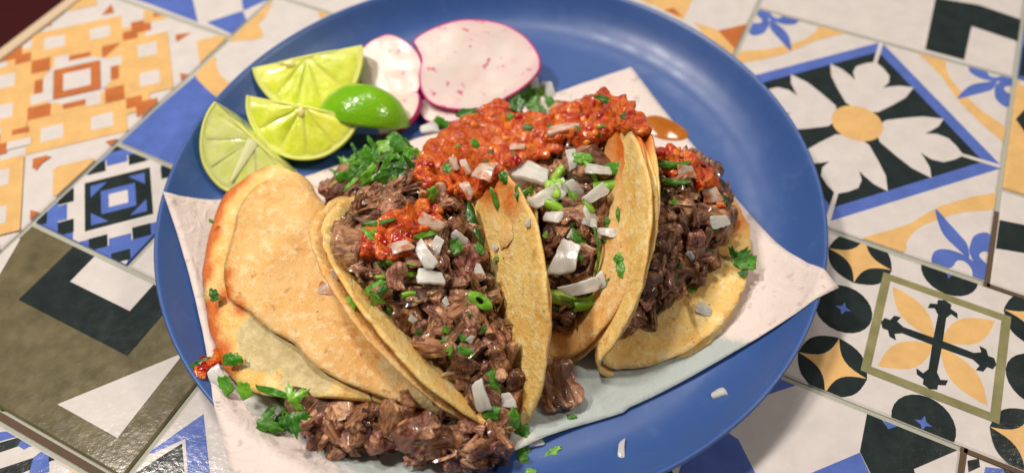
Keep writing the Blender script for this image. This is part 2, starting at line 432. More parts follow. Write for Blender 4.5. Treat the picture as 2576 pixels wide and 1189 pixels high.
def tile(rect, base, prints):
    """rect in tile units; prints = [(colour, polygon)] laid over each other as thin glaze layers"""
    g = .0042
    u0, u1, v0, v1 = rect; u0 += g; u1 -= g; v0 += g; v1 -= g
    b = .0035
    V = []; F = []; mi = []
    ring = lambda r: [(r[0], r[2]), (r[1], r[2]), (r[1], r[3]), (r[0], r[3])]
    outer = ring((u0, u1, v0, v1)); inner = ring((u0 + b, u1 - b, v0 + b, v1 - b))
    for P, z in ((outer, -.30), (outer, -.05), (inner, 0.0)):
        for (u, v) in P:
            p = uvw(u, v); V.append((p[0], p[1], z))
    for a in (0, 4):
        for i in range(4): F.append((a + i, a + (i + 1) % 4, a + 4 + (i + 1) % 4, a + 4 + i)); mi.append(0)
    F.append((8, 9, 10, 11)); mi.append(0)
    mats = [base] + [c for c in ALLM if c != base]
    bmv = []; z = 0.0
    cl = (u0 + .001, u1 - .001, v0 + .001, v1 - .001)
    polys = []
    for k, (c, P) in enumerate(prints):
        Q = clip(list(P), cl)
        if len(Q) < 3: continue
        polys.append((c, Q))
    for k, (c, Q) in enumerate(polys):
        z = .004 + .0035 * k if len(polys) < 16 else .004 + .0006 * k
        off = len(V)
        for (u, v) in Q:
            p = uvw(u, v); V.append((p[0], p[1], z))
        idx = list(range(off, off + len(Q)))
        ar = sum(V[i][0] * V[j][1] - V[j][0] * V[i][1] for i, j in zip(idx, idx[1:] + idx[:1]))
        if ar < 0: idx.reverse()
        F.append(tuple(idx)); mi.append(mats.index(c))
    me = mk_mesh('tile', V, F, mats, smooth=False, midx=mi)
    bm = bmesh.new(); bm.from_mesh(me)
    bmesh.ops.triangulate(bm, faces=[f for f in bm.faces if len(f.verts) > 4]); bm.to_mesh(me); bm.free()
    return obj('tile', me, table)
def D(*pts): return [uv_of(x, y) for x, y in pts]
def rect_pq(c, p0, p1, q0, q1):
    s = 2 ** .5
    return [(c[0] + (p - q) / s, c[1] + (p + q) / s) for p, q in ((p0, q0), (p1, q0), (p1, q1), (p0, q1))]
def poly_pq(c, P):
    s = 2 ** .5; return [(c[0] + (p - q) / s, c[1] + (p + q) / s) for p, q in P]

# --- ornate orange tile
def orange_motif(c):
    O = []
    for k in range(4):
        a = math.pi / 2 * k; R2 = lambda P: [(x * math.cos(a) - y * math.sin(a), x * math.sin(a) + y * math.cos(a)) for x, y in P]
        rc = lambda p0, p1, q0, q1: [(p0, q0), (p1, q0), (p1, q1), (p0, q1)]
        def add(cn, P): O.append((cn, poly_pq(c, R2(P))))
        add('must', rc(-.09, .09, .09, .18))
        for s_ in (-1, 1): add('white', rc(s_ * .045 - .020, s_ * .045 + .020, .118, .156))
        # stepped corner block
        add('must', [(.09, .09), (.135, .09), (.135, .135), (.09, .135)])
        add('burnt', rc(.09, .12, .09, .12))
        add('burnt', rc(.12, .148, .108, .135)); add('burnt', rc(.108, .135, .12, .148))
        add('white', rc(.148, .19, .115, .135)); add('must', rc(.135, .18, .135, .18))
        add('burnt', rc(.155, .185, .15, .165))
        # ring round the centre
        add('must', [(-.05, .055), (.05, .055), (.09, .09), (-.09, .09)])
        add('burnt', rc(.048, .09, .052, .088))
        add('white', [(-.044, .046), (.044, .046), (.044, .052), (.024, .066), (.024, .078), (-.016, .078), (-.016, .086), (-.044, .086)])
        add('burnt', rc(-.016, .026, .064, .080))
        # tile corner: white field, triangles, mustard tip
        add('burnt', [(.195, .05), (.228, .07), (.195, .075)]); add('burnt', [(.195, -.075), (.228, -.07), (.195, -.05)])
        add('must', [(.235, -.04), (.30, -.04), (.30, .04), (.235, .04)])
    O.append(('burnt', rect_pq(c, -.044, .044, -.044, .044)))
    O.append(('white', rect_pq(c, -.026, .026, -.026, .026)))
    return O
tile((-1.135, -.752, -.93, .206), 'white', orange_motif((-.9465, -.0277)) + orange_motif((-.9465, -.4107)) + orange_motif((-.9465, -.794)))
# --- blue and dark snowflake tile
c = (-.655, -.222); O = [('blue', [(-.80, -.4), (-.4, -.4), (-.4, 0), (-.8, 0)])]
for k in range(4):
    a = math.pi / 2 * k; R2 = lambda P: [(x * math.cos(a) - y * math.sin(a), x * math.sin(a) + y * math.cos(a)) for x, y in P]
    def add(cn, P): O.append((cn, poly_pq(c, R2(P))))
    add('white', [(-.075, .056), (.075, .056), (.075, .075), (.05, .075), (.05, .10), (.018, .10), (.018, .085), (-.018, .085), (-.018, .10), (-.05, .10), (-.05, .075), (-.075, .075)])
    for s_ in (-1, 1): add('dark', [(s_ * .035 - .015, .074), (s_ * .035 + .015, .074), (s_ * .035 + .015, .100), (s_ * .035 - .015, .100)])
    add('dark', [(-.015, .118), (.015, .118), (.015, .14), (-.015, .14)])
    add('white', [(-.01, .14), (.03, .14), (.03, .165), (-.01, .165)])
O.append(('white', rect_pq(c, -.066, .066, -.066, .066)))
O.append(('dark', rect_pq(c, -.056, .056, -.056, .056)))
for sp in (-1, 1):
    for sq in (-1, 1): O.append(('blue', poly_pq(c, [(sp * .046, sq * .046), (sp * .018, sq * .046), (sp * .046, sq * .018)])))
O += [('blue', rect_pq(c, -.029, .029, -.027, .027)), ('white', rect_pq(c, -.016, .016, -.015, .015))]
tile((-.752, -.54, -.327, -.124), 'blue', O)
tile((-.54, -.30, -.327, -.124), 'white', [])
# --- blue field with the mustard ring
tile((-.752, -.30, -.124, .36), 'white', [
    ('blue', D((290, 363), (494, 188), (508, 210), (545, 245), (600, 280), (640, 330), (431, 430), (280, 372))),
    ('must', smooth_poly(D((494, 186), (541, 143), (544, 165), (556, 190), (585, 212), (640, 225), (640, 262), (590, 270), (545, 245), (508, 212)), 3)),
    ('must', D((560, 108), (690, -8), (680, 20), (668, 44), (650, 62), (660, 78), (662, 95), (640, 101), (600, 103))),
    ('must', D((780, -20), (852, -20), (857, 0), (862, 22), (806, 48), (787, 0)))])
tile((-1.135, -.752, .206, 1.0), 'white', [
    ('blue', D((311, -10), (371, 9), (498, 57), (485, 0), (478, -40), (330, -60))), ('blue', D((520, 57), (610, 28), (621, 52), (586, 88))),
    ('blue', D((608, 0), (600, -40), (720, -40), (673, 0), (612, 28)))])
# --- olive tile with an open dark square
tile((-.752, -.297, -.594, -.327), 'olive', [
    ('dark', [(-.65, -.327), (-.652, -.447), (-.425, -.447), (-.425, -.327)]), ('white', [(-.603, -.327), (-.603, -.386), (-.477, -.386), (-.477, -.327)]),
    ('white', [(-.462, -.55), (-.347, -.55), (-.351, -.405)]), ('white', [(-.76, -.36), (-.742, -.36), (-.70, -.47), (-.76, -.52)])])
tile((-.297, .21, -.9, -.327), 'white', [
    ('blue', D((372, 1138), (512, 1040), (528, 1189), (532, 1215), (476, 1215), (472, 1189), (466, 1102), (385, 1139))),
    ('dark', D((330, 1195), (458, 1114), (464, 1195), (466, 1215), (310, 1215)))])
tile((-.92, -.297, -.9, -.606), 'white', [
    ('blue', D((-40, 1090), (70, 1078), (60, 1092), (-40, 1120))), ('dark', D((-40, 1124), (60, 1095), (50, 1120), (-40, 1150))),
    ('blue', D((70, 1078), (104, 1105), (60, 1130), (45, 1120))), ('dark', D((130, 1102), (160, 1122), (150, 1150), (124, 1160), (120, 1130))),
    ('dark', D((-20, 1185), (85, 1150), (80, 1178), (-10, 1215))), ('blue', D((85, 1150), (122, 1120), (124, 1185), (70, 1200))),
    ('must', D((176, 1160), (200, 1156), (222, 1176), (215, 1200), (180, 1200)))])
# --- tile left of the flower tile (mostly hidden by the plate)
e1 = lambda x, y: (817 + .5194 * x, .5194 * y)
tile((-.752, -.30, .36, 1.5), 'white', [
    ('must', D(e1(1520, 0), e1(1500, -40), e1(1800, -40), e1(1780, 0), e1(1735, 100), e1(1690, 40), e1(1640, 40)))])
tile((-.30, .208, -.124, .36), 'white', [('must', D((1560, 0), (1700, 0), (1740, 45), (1640, 60)))])
tile((-.30, .208, .36, 1.5), 'white', [
    ('must', D(e1(1500, -60), e1(1810, -60), e1(1780, 0), e1(1735, 100), e1(1600, 30), e1(1520, 0))), ('burnt', D(e1(1640, 50), e1(1690, 40), e1(1735, 85), e1(1700, 75))),
    ('must', D(e1(1790, 110), e1(1910, 150), e1(1995, 245), e1(2010, 300), e1(1850, 190))), ('burnt', D(e1(1905, 150), e1(2045, 118), e1(1995, 250)))])
# --- flower tile
fc = (.464, .506)
def dia(c, h): return [(c[0] + h, c[1]), (c[0], c[1] + h), (c[0] - h, c[1]), (c[0], c[1] - h)]
half_petal = [(.004, .034), (.030, .046), (.052, .078), (.070, .108), (.079, .142), (.055, .136), (.036, .124), (.026, .116), (.034, .136), (.032, .156), (.018, .172), (.0, .186)]
petal = half_petal + [(-x, y) for x, y in reversed(half_petal)][1:]
O = [('blue', dia(fc, .252)), ('dark', dia(fc, .219))]
fleur_l = D(*[(1857.5 + x * .531, 557.3 + y * .531) for x, y in ((915, 190), (930, 140), (980, 130), (1040, 145), (1092, 172), (1150, 215), (1200, 240), (1195, 300), (1120, 283), (1105, 225), (1070, 188), (1035, 185), (1012, 215), (960, 212))])
fleur_r = D(*[(1857.5 + x * .531, 557.3 + y * .531) for x, y in ((1098, 110), (1120, 65), (1180, 52), (1215, 100), (1212, 142), (1160, 142), (1142, 165), (1200, 225), (1195, 260), (1130, 210), (1096, 150))])
fleur_t = D(*[(1857.5 + x * .531, 557.3 + y * .531) for x, y in ((935, -60), (1000, 10), (1055, 70), (1085, 110), (1092, 172), (1040, 130), (975, 66), (945, 0))])
band = D(*[(1857.5 + x * .531, 557.3 + y * .531) for x, y in ((560, 95), (700, 45), (820, 5), (960, -75), (1230, -140), (1235, -62), (1080, -48), (960, -15), (880, 15), (830, 50), (795, 100), (775, 152))])
for su in (1, -1):
    for sv in (1, -1):
        fx = lambda P: [(fc[0] + su * (u - fc[0]), fc[1] + sv * (v - fc[1])) for u, v in P]
        O += [('must', smooth_poly(fx(band), 2)), ('blue', smooth_poly(fx(fleur_l), 3)), ('blue', smooth_poly(fx(fleur_r), 3)), ('blue', smooth_poly(fx(fleur_t), 3))]
for k in range(4):
    a = -math.pi / 2 * k; ca, sa = math.cos(a), math.sin(a)
    O.append(('white', [(fc[0] + x * ca - y * sa, fc[1] + x * sa + y * ca) for x, y in petal]))
    O.append(('white', [(fc[0] + x * ca - y * sa, fc[1] + x * sa + y * ca) for x, y in ((-.0035, .18), (.0035, .18), (.0045, .27), (-.0045, .27))]))
O.append(('must', [(fc[0] + .046 * math.cos(q * math.pi / 16), fc[1] + .046 * math.sin(q * math.pi / 16)) for q in range(32)]))
tile((.208, .716, .240, .760), 'white', O)
# --- tile above the flower
e3 = lambda x, y: (1857.5 + x * .531, y * .531)
tile((.208, .716, .760, 1.3), 'white', [
    ('dark', D(e3(935, -10), e3(1140, 25), e3(1345, 95), e3(1330, 200), e3(1105, 125), e3(1070, 285), e3(885, 235)))])
tile((.716, 1.2, .455, .760), 'must', [('dark', D((2555, 300), (2600, 250), (2650, 320), (2590, 350))), ('white', D((2560, 160), (2660, 150), (2660, 230), (2565, 215)))])
tile((.716, 1.2, .760, 1.3), 'blue', [('dark', D((2565, 120), (2620, 100), (2620, 200), (2560, 190)))])
tile((.716, 1.2, .238, .455), 'white', [('dark', D((2490, 548), (2600, 570), (2600, 640), (2490, 622)))])
# --- cross tile
cc_ = (.660, .097); O = []
for sx, sy in ((1, 0), (-1, 0), (0, 1), (0, -1), (2, 0), (-2, 0)):
    q0 = (cc_[0] + sx * .138, cc_[1] + sy * .138)
    O.append(('dark', [(q0[0] + .043 * math.cos(q * math.pi / 12), q0[1] + .043 * math.sin(q * math.pi / 12)) for q in range(24)]))
    O.append(('blue', [(q0[0] + .012 * rr * math.cos(q * math.pi / 4), q0[1] + .012 * rr * math.sin(q * math.pi / 4)) for q, rr in zip(range(8), (1, .4) * 4)]))
def lens(a, b, wd, n=8):
    a = np.array(a); b = np.array(b); d = b - a; nn = np.array((-d[1], d[0])) / np.linalg.norm(d)
    P = [a + d * i / n + nn * wd * math.sin(math.pi * i / n) for i in range(n)] + [b - d * i / n - nn * wd * math.sin(math.pi * i / n) for i in range(n)]
    return [tuple(p) for p in P]
for sx in (-1, 1, 3):
    for sy in (-1, 1):
        q0 = np.array((cc_[0] + sx * .133, cc_[1] + sy * .104))
        R4 = [q0 + .05 * np.array((math.cos(k * math.pi / 2 + .0), math.sin(k * math.pi / 2 + .0))) for k in range(4)]
        O.append(('must', [tuple(p) for p in R4]))
        for k in range(4): O.append(('dark', lens(R4[k], R4[(k + 1) % 4], .0145)))
sq = lambda h: [(cc_[0] - h, cc_[1] - h), (cc_[0] + h, cc_[1] - h), (cc_[0] + h, cc_[1] + h), (cc_[0] - h, cc_[1] + h)]
O += [('sage', sq(.0945)), ('white', sq(.0815))]
for k in range(4):
    a = math.pi / 2 * k; ca, sa = math.cos(a), math.sin(a)
    tr = lambda P: [(cc_[0] + x * ca - y * sa, cc_[1] + x * sa + y * ca) for x, y in P]
    O.append(('must', tr(lens((.004, .004), (.073, .077), .021))))
for k in range(4):
    a = math.pi / 2 * k; ca, sa = math.cos(a), math.sin(a)
    tr = lambda P: [(cc_[0] + x * ca - y * sa, cc_[1] + x * sa + y * ca) for x, y in P]
    h = [(.007, -.004), (.006, .05), (.012, .060), (.022, .056), (.020, .066), (.010, .070), (.010, .078), (.0, .082)]
    O.append(('dark', tr(h + [(-x, y) for x, y in reversed(h)][1:])))
tile((.21, .92, -.056, .238), 'white', O)
# --- tile below the cross tile
e4 = lambda x, y: (1857.5 + x * .531, 557.3 + y * .531)
tile((.21, .716, -.56, -.056), 'white', [
    ('blue', D(e4(190, 690), e4(290, 768), e4(105, 830), e4(20, 900), e4(-200, 1000), e4(-150, 700))),
    ('blue', D(e4(-200, 900), e4(0, 1030), e4(80, 1189), e4(90, 1250), e4(-300, 1250))), ('blue', D(e4(330, 1195), e4(575, 1092), e4(640, 1230), e4(300, 1230))),
    ('dark', D(e4(612, 893), e4(665, 915), e4(710, 982), e4(780, 955), e4(1050, 1075), e4(830, 1170), e4(850, 1240), e4(650, 1240), e4(575, 1088))),
    ('blue', D(e4(665, 910), e4(775, 960), e4(710, 982))), ('dark', D(e4(-420, 1160), e4(-330, 1140), e4(-280, 1260), e4(-420, 1260)))])
tile((.716, 1.2, -.56, -.056), 'white', [('dark', D(e4(1085, 1130), e4(1140, 1120), e4(1145, 1160), e4(1090, 1185))), ('blue', D(e4(1170, 1160), e4(1260, 1170), e4(1300, 1250), e4(1150, 1250))), ('dark', D(e4(1250, 1165), e4(1360, 1180), e4(1360, 1250), e4(1300, 1250)))])
# dirty joints
for (a, b, c0, c1) in ((.712, .721, -.56, .40), (-.9, -.30, -.604, -.594), (.716, 1.2, .236, .243), (.716, 1.2, -.059, -.052)):
    V, F = slab_uv(a, b, c0, c1, -.2, -.045); table_part('joint', V, F, 'grout_dirty')

# ================================================================== PLATE
PC = np.array((-0.80, 1.35)); PR = 13.12; PH = 2.2
prof = [(0, .55), (4, .55), (8, .55), (10.2, .56), (10.9, .60), (11.4, .72), (11.85, .95), (12.25, 1.28), (12.6, 1.68), (12.86, 2.02), (12.96, 2.14), (13.04, 2.20), (13.10, 2.20), (13.14, 2.15), (13.14, 2.06), (13.06, 1.98), (12.8, 1.62), (12.45, 1.2), (12.0, .82), (11.5, .5), (10.8, .30), (9.0, .22), (8.6, .02), (8.2, .02), (8.0, .24), (0, .24)]
nt = 160; V = []; F = []
for i in range(nt):
    a = 2 * math.pi * i / nt
    for (r, z) in prof[1:-1]: V.append((PC[0] + r * math.cos(a), PC[1] + r * math.sin(a), z))
k = len(prof) - 2
F = [(a, d, c_, b) for (a, b, c_, d) in [(q[0], q[1], q[2], q[3]) for q in grid_faces(nt, k, True)]]
F = [tuple(reversed(q)) for q in F]
V += [(PC[0], PC[1], .55), (PC[0], PC[1], .24)]
for i in range(nt):
    j = (i + 1) % nt; F.append((i * k, j * k, len(V) - 2)); F.append((j * k + k - 1, i * k + k - 1, len(V) - 1))
plate = obj('plate', mk_mesh('plate', np.array(V) - np.array((PC[0], PC[1], 0)), F, 'plate'), loc=(PC[0], PC[1], 0))
tag(plate, 'round blue plate with raised rim on the patterned tile table', 'plate')
add_solid(V, F)
pr = np.array([p[0] for p in prof[:13]]); pz = np.array([p[1] for p in prof[:13]])
def plate_z(x, y):
    r = math.hypot(x - PC[0], y - PC[1]); return float(np.interp(r, pr, pz)) if r <= 13.1 else 2.2 - .03 * (r - 13.1)

# ================================================================== PAPER
pc = [at(412, 485, 2.25), at(1588, 166, .75), at(2112, 716, 2.35), at(614, 1345, 2.4)]
nu, nv = 90, 90; V = []; wet = []
for i in range(nu):
    for j in range(nv):
        a = i / (nu - 1); b = j / (nv - 1)
        p = pc[0] * (1 - a) * (1 - b) + pc[1] * a * (1 - b) + pc[2] * a * b + pc[3] * (1 - a) * b
        # the lower edge is bowed inwards
        bow = math.sin(math.pi * a) * max(0, b - .5) * 2
        p = p - np.array((.0, .55, 0)) * bow + np.array((0, .22, 0)) * math.sin(a * 17) * max(0, b - .8) * 4 * (1 if a < .6 else .3)
        r = math.hypot(p[0] - PC[0], p[1] - PC[1])
        z = plate_z(p[0], p[1])
        zz = np.mean([plate_z(p[0] + dx, p[1] + dy) for dx, dy in ((0, 0), (.7, 0), (-.7, 0), (0, .7), (0, -.7))])
        z = max(z, zz) + .05 + .07 * (nz(p, .35, 3) + .6) + .035 * nz(p, 1.1, 8)
        # lifted hem at the front
        z += .22 * max(0, b - .86) / .14 * (.5 + .5 * math.sin(a * 17 + 1.0)) * (1 if a < .62 else .25)
        V.append((p[0], p[1], z))
        wv = max(math.exp(-((p[0] - cx) / sx) ** 2 - ((p[1] - cy) / sy) ** 2) for cx, cy, sx, sy in
                 ((2.6, -7.0, 3.4, 2.4), (-3.2, -9.2, 3.4, 1.2), (-7.2, -7.4, 1.6, 1.3), (-5.6, 3.0, 1.3, 1.4), (6.6, -6.2, 2.2, .9)))
        wet.append(wv)
V = np.array(V); n0 = len(V)
F = grid_faces(nu, nv); Vb = V - np.array((0, 0, .02))
allV = np.vstack([V, Vb]); F2 = [tuple(reversed(q)) for q in F]
F2 = [tuple(q) for q in F2] + [tuple(i + n0 for i in q) for q in F]
bd = [i * nv for i in range(nu)] + [(nu - 1) * nv + j for j in range(1, nv)] + [i * nv + nv - 1 for i in range(nu - 2, -1, -1)] + [j for j in range(nv - 2, 0, -1)]
F2 += [(a, b, b + n0, a + n0) for a, b in zip(bd, bd[1:] + bd[:1])]
pl0 = np.array((0, 0, .55))
paper = obj('paper_sheet', mk_mesh('paper_sheet', allV - pl0, F2, 'paper', attrs={'wet': wet + wet}), loc=pl0)
tag(paper, 'square sheet of white deli paper lying across the blue plate', 'paper')
add_solid(V, F)

# ================================================================== TORTILLAS
def section(L, th, r, kap):
    th = math.radians(th); la = r * abs(th)
    if L <= la:
        a = L / r; return r * math.sin(a), r * (1 - math.cos(a))
    x = r * math.sin(th); z = r * (1 - math.cos(th)); d = L - la
    if abs(kap) < 1e-6: return x + d * math.cos(th), z + d * math.sin(th)
    return x + (math.sin(th + kap * d) - math.sin(th)) / kap, z + (-math.cos(th + kap * d) + math.cos(th)) / kap
def surf(p, s, t):
    k = t / p['R']
    if s < 0: s *= p.get('fl', 1.0)
    if s >= 0: x, z = section(s, p['thR'] + p['dR'] * k, p['r'], p['kR'])
    else:
        x, z = section(-s, p['thL'] + p['dL'] * k, p['r'], p['kL']); x = -x
    y = t
    a = math.radians(p['yaw']); ca, sa = math.cos(a), math.sin(a)
    return np.array((p['x'] + x * ca - y * sa, p['y'] + x * sa + y * ca, p['z'] + z))
base = dict(R=5.6, r=.7, thL=80, thR=80, dL=0, dR=0, kL=0, kR=0, yaw=0, x=0, y=0, z=.80)
T2 = dict(base, R=5.665, r=.69, thL=50.75, thR=61.5, dL=-8.9, dR=-1.4, kR=.0066, yaw=22.19, x=-2.3, y=-3.42)
T3 = dict(base, R=5.8, r=.80, thL=84, thR=66, dL=-14, dR=9.8, kL=-.0157, kR=-.015, yaw=-3.93, x=1.87, y=-.244, fl=.42)
T4 = dict(base, R=5.40, r=.62, thL=113.0, thR=4.0, dL=-5.6, dR=1.1, kL=-.007, kR=.012, yaw=-1.45, x=3.9, y=-1.07)
def tortilla(th_, name, fn, R, mat, off=0.0, shift=(0, 0), seed=0, thick=.125, stain=None, grey=None, label=None):
    """a flat corn tortilla bent by fn(s, t); off moves it outwards (away from the filling)"""
    nr, na = 26, 110
    P0 = []; par = []
    for i in range(nr):
        q = (i / (nr - 1)) ** .85
        for j in range(na):
            a = 2 * math.pi * j / na
            rr = R * q * (1 + .018 * noise.noise(Vector((math.cos(a) * 1.5 + seed, math.sin(a) * 1.5, seed))) + (.016 * noise.noise(Vector((math.cos(a) * 9 + seed, math.sin(a) * 9, 0))) + .008 * noise.noise(Vector((math.cos(a) * 22 + seed, math.sin(a) * 22, 0))) if i == nr - 1 else 0))
            par.append((rr * math.cos(a) + shift[0], rr * math.sin(a) + shift[1], q))
    top = []; bot = []
    e = .04
    for (s, t, q) in par:
        p = fn(s, t); ps = fn(s + e, t) - fn(s - e, t); pt = fn(s, t + e) - fn(s, t - e)
        n = np.cross(ps, pt); n /= (np.linalg.norm(n) + 1e-9)          # towards the filling
        wv = .13 * nz((s, t, 0), .42, seed) * q + .05 * nz((s, t, 0), 1.4, seed + 5) * q
        hh = thick / 2 * (1 if q < .97 else .62)
        top.append(p + n * (hh - off + wv)); bot.append(p + n * (-hh - off + wv))
    n0 = len(top); V = np.array(top + bot)
    F = []
    for i in range(nr - 1):
        for j in range(na):
            a = i * na + j; b = i * na + (j + 1) % na; c_ = (i + 1) * na + (j + 1) % na; d = (i + 1) * na + j
            if i == 0:
                pass
            F.append((a, d, c_, b)); F.append((n0 + a, n0 + b, n0 + c_, n0 + d))
    for j in range(na):
        a = (nr - 1) * na + j; b = (nr - 1) * na + (j + 1) % na
        F.append((a, a + n0, b + n0, b))
    F = [tuple(reversed(q)) for q in F]
    st = np.zeros(len(V)); gr = np.zeros(len(V))
    for c_, r, k in (stain or []): st = np.maximum(st, k * np.exp(-(np.linalg.norm(V - np.array(c_), axis=1) / r) ** 2))
    for c_, r, k in (grey or []): gr = np.maximum(gr, k * np.exp(-(np.linalg.norm(V - np.array(c_), axis=1) / r) ** 2))
    o = th_.part(name, V, F, mat, attrs={'stain': st, 'grey': gr})
    if label: o['label'] = label
    return o

def S_at(p, s, t): return tuple(surf(p, s, t))
# --- taco 2 (open, centre left)
taco2 = Thing('taco', (T2['x'], T2['y'], .75), 'open taco heaped with shredded meat, second from the left, salsa and onion on top', 'taco', 'tacos on the plate')
st2 = [(at(1260, 420, 5), 1.3, .9), (at(1290, 500, 5), 1.0, .7), (at(1230, 470, 4.6), 1.0, .8), (at(860, 640, 4.4), .7, .25)]
gr2 = [(at(1120, 940, 3.0), 1.4, .45), (at(1020, 850, 3.6), 1.2, .4)]
tortilla(taco2, 'tortilla', lambda s, t: surf(T2, s, t), T2['R'], 'tort2', 0, (0, 0), 2.1, stain=st2, grey=gr2)
tortilla(taco2, 'tortilla', lambda s, t: surf(T2, s, t), T2['R'] - .05, 'tort', .30, (-.30, .16), 7.7, stain=st2, grey=gr2)
def blister(th_, x, y, zguess, rx, ry, ang):
    Wd = World(); V = []; n = 28; nr = 7; h0 = Wd.hit(x, y); cn, nn = h0
    fm = frame(cn, nn, ang, (1, 1, 1))
    for q in range(nr + 1):
        f = q / nr
        for j in range(n):
            a = 2 * math.pi * j / n; e = 1 + .12 * math.sin(3 * a + 1) + .06 * math.sin(7 * a)
            px, py = rx * f * e * math.cos(a), ry * f * e * math.sin(a)
            V.append(np.array(fm @ Vector((px, py, -.02 + .09 * (1 - f ** 2.4) + .07 * f * max(0, math.cos(a)) ** 2 + .03 * math.sin(9 * px) * f))))
    F = [(q * n + j, (q + 1) * n + j, (q + 1) * n + (j + 1) % n, q * n + (j + 1) % n) for q in range(nr) for j in range(n)]
    th_.part('peeled_skin', V, F, 'tort', attrs={'stain': [.12] * len(V), 'grey': [0.0] * len(V)})
blister(taco2, 1272, 590, 4.5, .40, .55, 20)
taco3 = Thing('taco', (T3['x'], T3['y'], .75), 'upright taco third from the left, diced onion and green onion in its mouth', 'taco', 'tacos on the plate')
st3 = [(at(1560, 330, 5.4), 1.7, 1.0), (at(1510, 400, 5), 1.3, .85), (at(1480, 320, 5), 1.5, 1.0), (at(1640, 340, 5.5), .8, .7)]
tortilla(taco3, 'tortilla', lambda s, t: surf(T3, s, t), T3['R'], 'tort', 0, (0, 0), 4.4, stain=st3)
tortilla(taco3, 'tortilla', lambda s, t: surf(T3, s, t), T3['R'] - .04, 'tort2', .28, (.18, -.14), 9.3, stain=st3)
taco4 = Thing('taco', (T4['x'], T4['y'], .75), 'rightmost taco, lying open to the right with shredded meat', 'taco', 'tacos on the plate')
st4 = [(at(1840, 560, 1.2), 1.0, .75), (at(1790, 480, 1.5), 1.0, .6), (at(1640, 370, 5.4), .7, .6), (at(1700, 870, .9), 1.0, .3)]
tortilla(taco4, 'tortilla', lambda s, t: surf(T4, s, t), T4['R'], 'tort2', 0, (0, 0), 5.2, stain=st4)
tortilla(taco4, 'tortilla', lambda s, t: surf(T4, s, t), T4['R'] - .06, 'tort2', .30, (-.22, -.30), 1.3, stain=st4)

# --- taco 1: folded over, lying on its side
def crom(P, a):
    P = np.asarray(P, float); n = len(P) - 1; x = min(max(a, 0), 1) * n; i = min(int(x), n - 1); t = x - i
    p0, p1, p2, p3 = P[max(i - 1, 0)], P[i], P[i + 1], P[min(i + 2, n)]
    return .5 * ((2 * p1) + (p2 - p0) * t + (2 * p0 - 5 * p1 + 4 * p2 - p3) * t * t + (3 * p1 - p0 - 3 * p2 + p3) * t ** 3)
rim_in = [at(*q) for q in ((738, 436, 2.3), (690, 418, 2.4), (620, 450, 2.3), (560, 505, 2.0), (532, 590, 1.7), (510, 670, 1.5), (516, 750, 1.4), (528, 820, 1.4), (548, 885, 1.5), (590, 955, 1.7), (660, 992, 2.0), (760, 1000, 2.3), (860, 1000, 2.4), (960, 1012, 2.3), (1060, 1040, 2.1), (1160, 1066, 1.7), (1270, 1088, 1.3))]
rim_out = [at(*q) for q in ((752, 446, 2.3), (735, 440, 2.5), (690, 446, 2.6), (640, 478, 2.5), (604, 530, 2.3), (585, 600, 2.0), (568, 680, 1.9), (572, 750, 1.9), (625, 786, 2.1), (690, 838, 2.3), (743, 866, 2.5), (775, 905, 2.7), (830, 945, 2.8), (900, 976, 2.8), (990, 1008, 2.6), (1100, 1040, 2.1), (1275, 1085, 1.45))]
fold = [at(*q) for q in ((770, 470, 1.9), (830, 560, 1.9), (910, 680, 1.9), (1000, 790, 1.9), (1090, 890, 1.8), (1180, 990, 1.6), (1278, 1086, 1.2))]
def shell(rimc, foldc, bulge, dz):
    """half-moon flap from the open rim (b=0) over the fold (b=.55) and back underneath (b=1)"""
    def fn(a, b):
        rp = crom(rimc, a); fp = crom(foldc, a); env = math.sin(math.pi * min(max(a, .0), 1)) ** .5
        if b <= .58:
            q = b / .58
            p = rp * (1 - q) + fp * q
            p = p + np.array((0, 0, 1)) * (bulge * env * math.sin(math.pi * q ** .8) ** .9 + dz)
            return p
        q = (b - .58) / .42
        lo = fp * .42 + rp * .58; lo[2] = .86
        out = (fp - rp); out[2] = 0; out /= np.linalg.norm(out) + 1e-9
        c1 = fp + np.array((0, 0, dz)); p = c1 * (1 - q) ** 2 + 2 * q * (1 - q) * (fp + out * .55 * env + np.array((0, 0, .86 - fp[2]))) + lo * q * q
        return p
    return fn
taco1 = Thing('taco', at(900, 800, .75), 'leftmost taco, folded shut and lying on its side with its tan tortilla facing up', 'taco', 'tacos on the plate')
